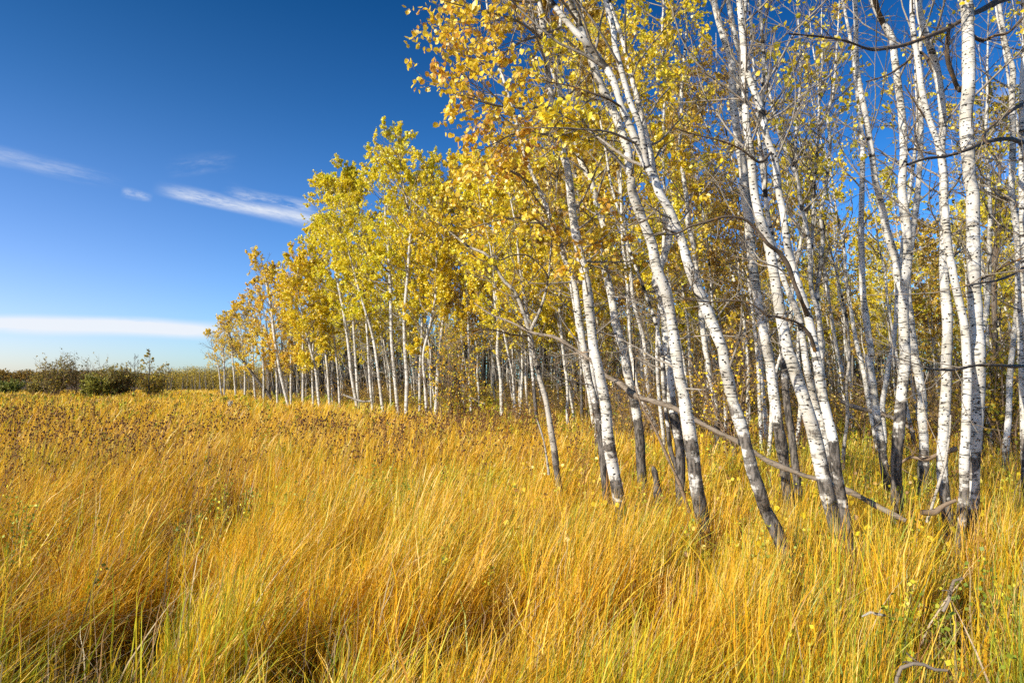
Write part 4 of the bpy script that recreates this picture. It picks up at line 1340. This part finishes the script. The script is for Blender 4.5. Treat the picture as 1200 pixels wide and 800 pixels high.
for sd, px_, d_, top, lab, dn in ((821, 175, 64, 411, 'thin bare sapling with few leaves sticking up above the meadow thicket', 0.35), (822, 157, 66, 417, 'leafless spindly sapling at the back of the meadow thicket', 0.08),
                                  (823, 197, 95, 426, 'tiny bare sapling in the opening past the meadow thicket', 0.05)):
    r = np.random.default_rng(sd)
    u, v = uv_of(px_, top)
    Ht = EYE + v * d_
    z = np.linspace(-0.1, Ht, 8)
    pth = np.column_stack([u * d_ + np.cumsum(r.normal(0, 0.05, 8)), np.full(8, d_), z, 0.06 * (1 - z / Ht * 0.8)])
    sp = dict(zlo=1.2, cz=1.8, H=Ht, n1=16, L1=1.0, n2=4, n3=2, nl=6, leaf=0.14, leafz=1.5, dens=dn, dens2=0.8, pal=GOLDGREEN, lod=1, sides=(3, 3, 3), rmul=3.0, tw1=1.0, up=0.15)
    build_tree('sapling', sd, [pth], lab, sp, bark=M_GREY, darkz=9, sides=5, step=0.3)


# ------------------------------------------------------------------ far-off woods, each one mass
def wood(name, seed, n, fx, fy, fh, pal, leaf, ntr, label, trunk_r=0.09, dens_pow=0.8, twigs=0):
    """a band of woodland: fx(t), fy(t) centre line, fh(t) height"""
    r = np.random.default_rng(seed)
    t = r.random(n)
    depth = r.random(n) * 1.0
    x = fx(t)
    y = fy(t) + depth * 9
    cell = vnoise(t * 300, depth * 7, 1.6, seed + 5)
    hh = fh(t) * (0.62 + 0.5 * cell)
    z = hh * (1 - (1 - r.random(n) ** dens_pow) * 0.85)
    pos = np.column_stack([x + r.normal(0, 0.3, n), y, z])
    ci = np.floor(cell * 97).astype(int)
    parts = [leaf_mesh(r, pos, leaf, pal, 1, ci, 0.2)]
    tt = r.random(ntr)
    S = np.column_stack([fx(tt), fy(tt) - 3 + r.random(ntr) * 8, np.zeros(ntr)])
    D = np.column_stack([r.normal(-0.05, 0.1, ntr), r.normal(0, 0.1, ntr), np.ones(ntr)])
    c = march(r, S, D, fh(tt) * r.uniform(0.7, 1.0, ntr), 5, 0.05, 0.05)
    tc_ = np.where(r.random(ntr) < 0.4, 0.32, 0.09)[:, None, None] * np.array([1, 0.92, 0.82])
    parts.append(tubes(c, np.linspace(trunk_r, trunk_r * 0.3, 5)[None] * r.uniform(0.5, 1.2, (ntr, 1)), 4, tc_ * np.ones((ntr, 5, 3))))
    v, q, a = join(parts)
    o = link(name, mesh_from(name, v, q, M_BUSHLEAF, a, 'tint'))
    tag(o, label, 'woodland', kind='stuff')
    return o


DULL = [(0.56, 0.38, 0.06), (0.44, 0.30, 0.07), (0.68, 0.48, 0.06), (0.34, 0.27, 0.07), (0.60, 0.48, 0.06)]
wood('forest_backdrop_wood', 901, 150000, lambda t: -24 + 104 * t, lambda t: 66 + 10 * np.abs(t - 0.3) + 0 * t, lambda t: 8.2 + 2.0 * np.sin(t * 19) ** 2 + 1.8 * t, DULL + YELLOW[:1], 0.17, 2600,
     'far yellow and brown wood closing the view behind all the trunks', 0.08)
wood('meadow_edge_wood', 902, 90000, lambda t: -62 + 34 * t, lambda t: 118 - 14 * t, lambda t: 3.2 + 1.1 * np.sin(t * 23) ** 2 + 1.3 * t, [(0.56, 0.42, 0.07), (0.42, 0.34, 0.08), (0.32, 0.26, 0.09), (0.66, 0.48, 0.06)], 0.15, 300,
     'low dull-gold wood across the meadow between the thicket and the aspens', 0.06)
wood('distant_wood', 903, 50000, lambda t: -420 + 330 * t, lambda t: 400 + 30 * np.sin(t * 5), lambda t: 7.0 + 3.0 * np.clip(np.sin((t - 0.1) * 6), 0, 1) + 0 * t, [(0.36, 0.22, 0.05), (0.30, 0.20, 0.06), (0.44, 0.27, 0.05), (0.20, 0.17, 0.06)], 0.9, 200,
     'distant russet woodland on the horizon beyond the meadow bushes', 0.12)

# ------------------------------------------------------------------ dead wood
def dead(name, seed, pl, ds, ws, label, cat, mat=M_DEAD, twigs=0, sides=9, darkz=-9, tl=0.7):
    r = np.random.default_rng(seed)
    P = np.array([np.append(at(x, y, Y), wi / 2 * Y / 800) for (x, y), Y, wi in zip(pl, ds, ws)])
    root = np.array([P[0, 0], P[0, 1], 0.0])
    e = bpy.data.objects.new(name, None)
    e.location = root
    col.objects.link(e)
    tag(e, label, cat)
    v, q, a = stem_tube(r, P, sides, 0.03, darkz, None, root, flare=False, lump=0.17)
    link('trunk' if twigs else 'stem', mesh_from('trunk', v, q, mat, a, 'bark', True), e)
    if twigs:
        sm = smooth_path(P, 0.02)
        for i in range(twigs):
            f = r.uniform(0.3, 1.0)
            b = sm[int(f * (len(sm) - 1))]
            D = np.array([[r.normal(-0.5, 0.6), r.normal(0, 0.8), r.uniform(-0.5, 1.0)]])
            c = march(r, b[None, :3], D, [r.uniform(0.2, 1.0) * tl], 6, 0.03, 0.2)
            a_ = np.zeros(c.shape)
            a_[:, :, 1] = 0.8
            rr = np.linspace(min(b[3] * 0.4, 0.010), 0.0025, 6)[None]
            v, q, a = tubes(c - root, rr, 5, a_)
            link('branch', mesh_from('branch', v, q, mat, a, 'bark', True), e)
    return e


lp = [(1062, 610), (1048, 603), (1030, 594), (1000, 578), (960, 562), (940, 556), (900, 540), (870, 520), (845, 508), (815, 492), (790, 478), (765, 470), (745, 464), (725, 448), (710, 440), (695, 424), (672, 408), (650, 395), (625, 390), (600, 378), (575, 368), (556, 355)]
lx = np.array([p[0] for p in lp])
ldep = np.interp(lx, [556, 620, 700, 745, 790, 880, 950, 1062], [9.2, 8.4, 7.5, 7.1, 6.8, 6.45, 6.2, 5.7])
lw = np.interp(lx, [556, 625, 700, 745, 765, 870, 990, 1062], [1.6, 3.4, 4.8, 7.0, 6.2, 5.6, 7.0, 6.2])
dead('fallen_tree', 41, lp, ldep, lw, 'long bare grey dead trunk slanting across the grove through the white stems', 'fallen tree', twigs=16)
dead('dead_sapling', 42, [(808, 600), (797, 568), (785, 542), (772, 512), (762, 492), (752, 475), (744, 452)], np.full(7, 6.3), [4.5, 4.2, 4, 3.4, 2.8, 2, 1.5], 'thin dark dead sapling leaning before the greyish double-stemmed aspen', 'dead sapling', M_TWIG, 0, 6)
dead('dead_sapling', 43, [(643, 556), (642, 545), (638, 520), (634, 505), (629, 490)], np.full(5, 8.2), [3, 2.8, 2.5, 2.2, 1.8], 'short thin grey dead shoot in the grass beside the crooked grey tree', 'dead sapling', M_GREY, 0, 5)
dead('dead_sapling', 44, [(1086, 612), (1090, 600), (1101, 564), (1107, 545), (1110, 529), (1113, 505), (1114, 486)], np.full(7, 5.6), [3.2, 3.2, 3, 2.8, 2.6, 2.2, 1.8], 'pale thin dead shoot leaning on the upright white trunk', 'dead sapling', M_GREY, 0, 6)
dead('fallen_branch', 45, [(985, 470), (1003, 477), (1030, 484), (1052, 492), (1072, 506)], [12.3, 12.2, 12, 11.8, 11.5], [5, 5, 4.5, 4, 3.5], 'grey fallen limb lying in the grass beyond the lone slim aspen', 'fallen branch', M_DEAD, 6)
dead('fallen_branch', 46, [(1122, 525), (1100, 532), (1085, 538), (1066, 536), (1048, 548)], [7.0, 7.1, 7.2, 7.3, 7.4], [6, 5, 4.5, 4, 3], 'dark broken limb lying low behind the upright and bright white trunks', 'fallen branch', M_TWIG, 4)
dead('fallen_branch', 47, [(1080, 600), (1095, 600), (1106, 592), (1120, 586)], [5.5, 5.5, 5.5, 5.5], [7, 8, 7, 6], 'short dark rotten limb at the feet of the upright white trunk', 'fallen branch', M_TWIG, 0)
dead('fallen_branch', 48, [(402, 462), (412, 466), (424, 470), (436, 470)], [30, 30, 30, 30], [2, 2.4, 2.4, 2], 'pale broken limb on the grass under the lime-yellow crowns', 'fallen branch', M_GREY, 3)
dead('fallen_branch', 49, [(541, 458), (550, 464), (560, 470), (568, 473)], [27, 27, 27, 27], [2, 2.4, 2.4, 2], 'pale broken limb lying before the set-apart edge aspen', 'fallen branch', M_GREY, 3)
# dead branch ends poking out of the near grass
dead('dead_twig', 50, [(1050, 806), (1051, 794), (1056, 782), (1070, 777), (1082, 778), (1095, 784), (1110, 785)], np.full(7, 2.35), [3.5, 4, 4.5, 4.5, 4, 3.5, 2.5], 'hooked grey dead twig poking out of the grass at the bottom edge', 'twig', M_DEAD, 3, 7, tl=0.07)
dead('dead_twig', 51, [(1105, 716), (1112, 704), (1114, 692), (1118, 680), (1128, 677)], np.full(5, 2.9), [4, 4, 4.5, 4, 3], 'gnarled lichen-grey dead twig standing upright in the grass', 'twig', M_DEAD, 3, 7, tl=0.07)
dead('dead_twig', 52, [(1010, 722), (1020, 717), (1028, 719), (1038, 721)], np.full(4, 2.8), [2, 3.5, 3.5, 2.5], 'small straight grey dead twig end lying level in the grass', 'twig', M_GREY, 0, 6)
# broken stump
r = np.random.default_rng(53)
st = np.array([np.append(at(772, 600, 7.6), 0.05), np.append(at(770, 568, 7.6), 0.042), np.append(at(767, 552, 7.6), 0.034), np.append(at(765, 546, 7.6), 0.012)])
rt = np.array([st[0, 0], st[0, 1], 0])
v, q, a = stem_tube(r, st, 9, 0.03, 9, None, rt, flare=False, lump=0.15)
e = link('tree_stump', mesh_from('tree_stump', v, q, M_LIMB, a, 'bark', True), None, rt)
tag(e, 'short black rotten stump in the grass behind the tall arching aspen', 'stump')

# pale seed fluff at the meadow
r = np.random.default_rng(54)
fb = at(266, 474, 27.0)
e = bpy.data.objects.new('fluffy_weed', None)
e.location = (fb[0], fb[1], 0)
col.objects.link(e)
tag(e, 'white fluffy seeding weed standing alone in the meadow below the amber trees', 'weed')
c = march(r, np.zeros((5, 3)), np.column_stack([r.normal(0.1, 0.03, 5), r.normal(0, 0.03, 5), np.ones(5)]), np.full(5, 1.0), 5, 0, 0.04)
v, q, a = tubes(c, np.full((5, 5), 0.006), 4, np.full((5, 5, 3), (0.3, 0.25, 0.12)))
link('stem', mesh_from('stem', v, q, M_WEED, a, 'tint'), e)
pf = np.repeat(c[:, -1], 30, axis=0) + r.normal(0, 0.03, (150, 3)) * np.array([1, 1, 1.4])
v, q, a = leaf_mesh(r, pf, 0.05, [(0.8, 0.78, 0.7)], 1, None, 0)
link('seed_fluff', mesh_from('seed_fluff', v, q, M_WEED, a, 'tint'), e)
print('objects', len(scene.objects))
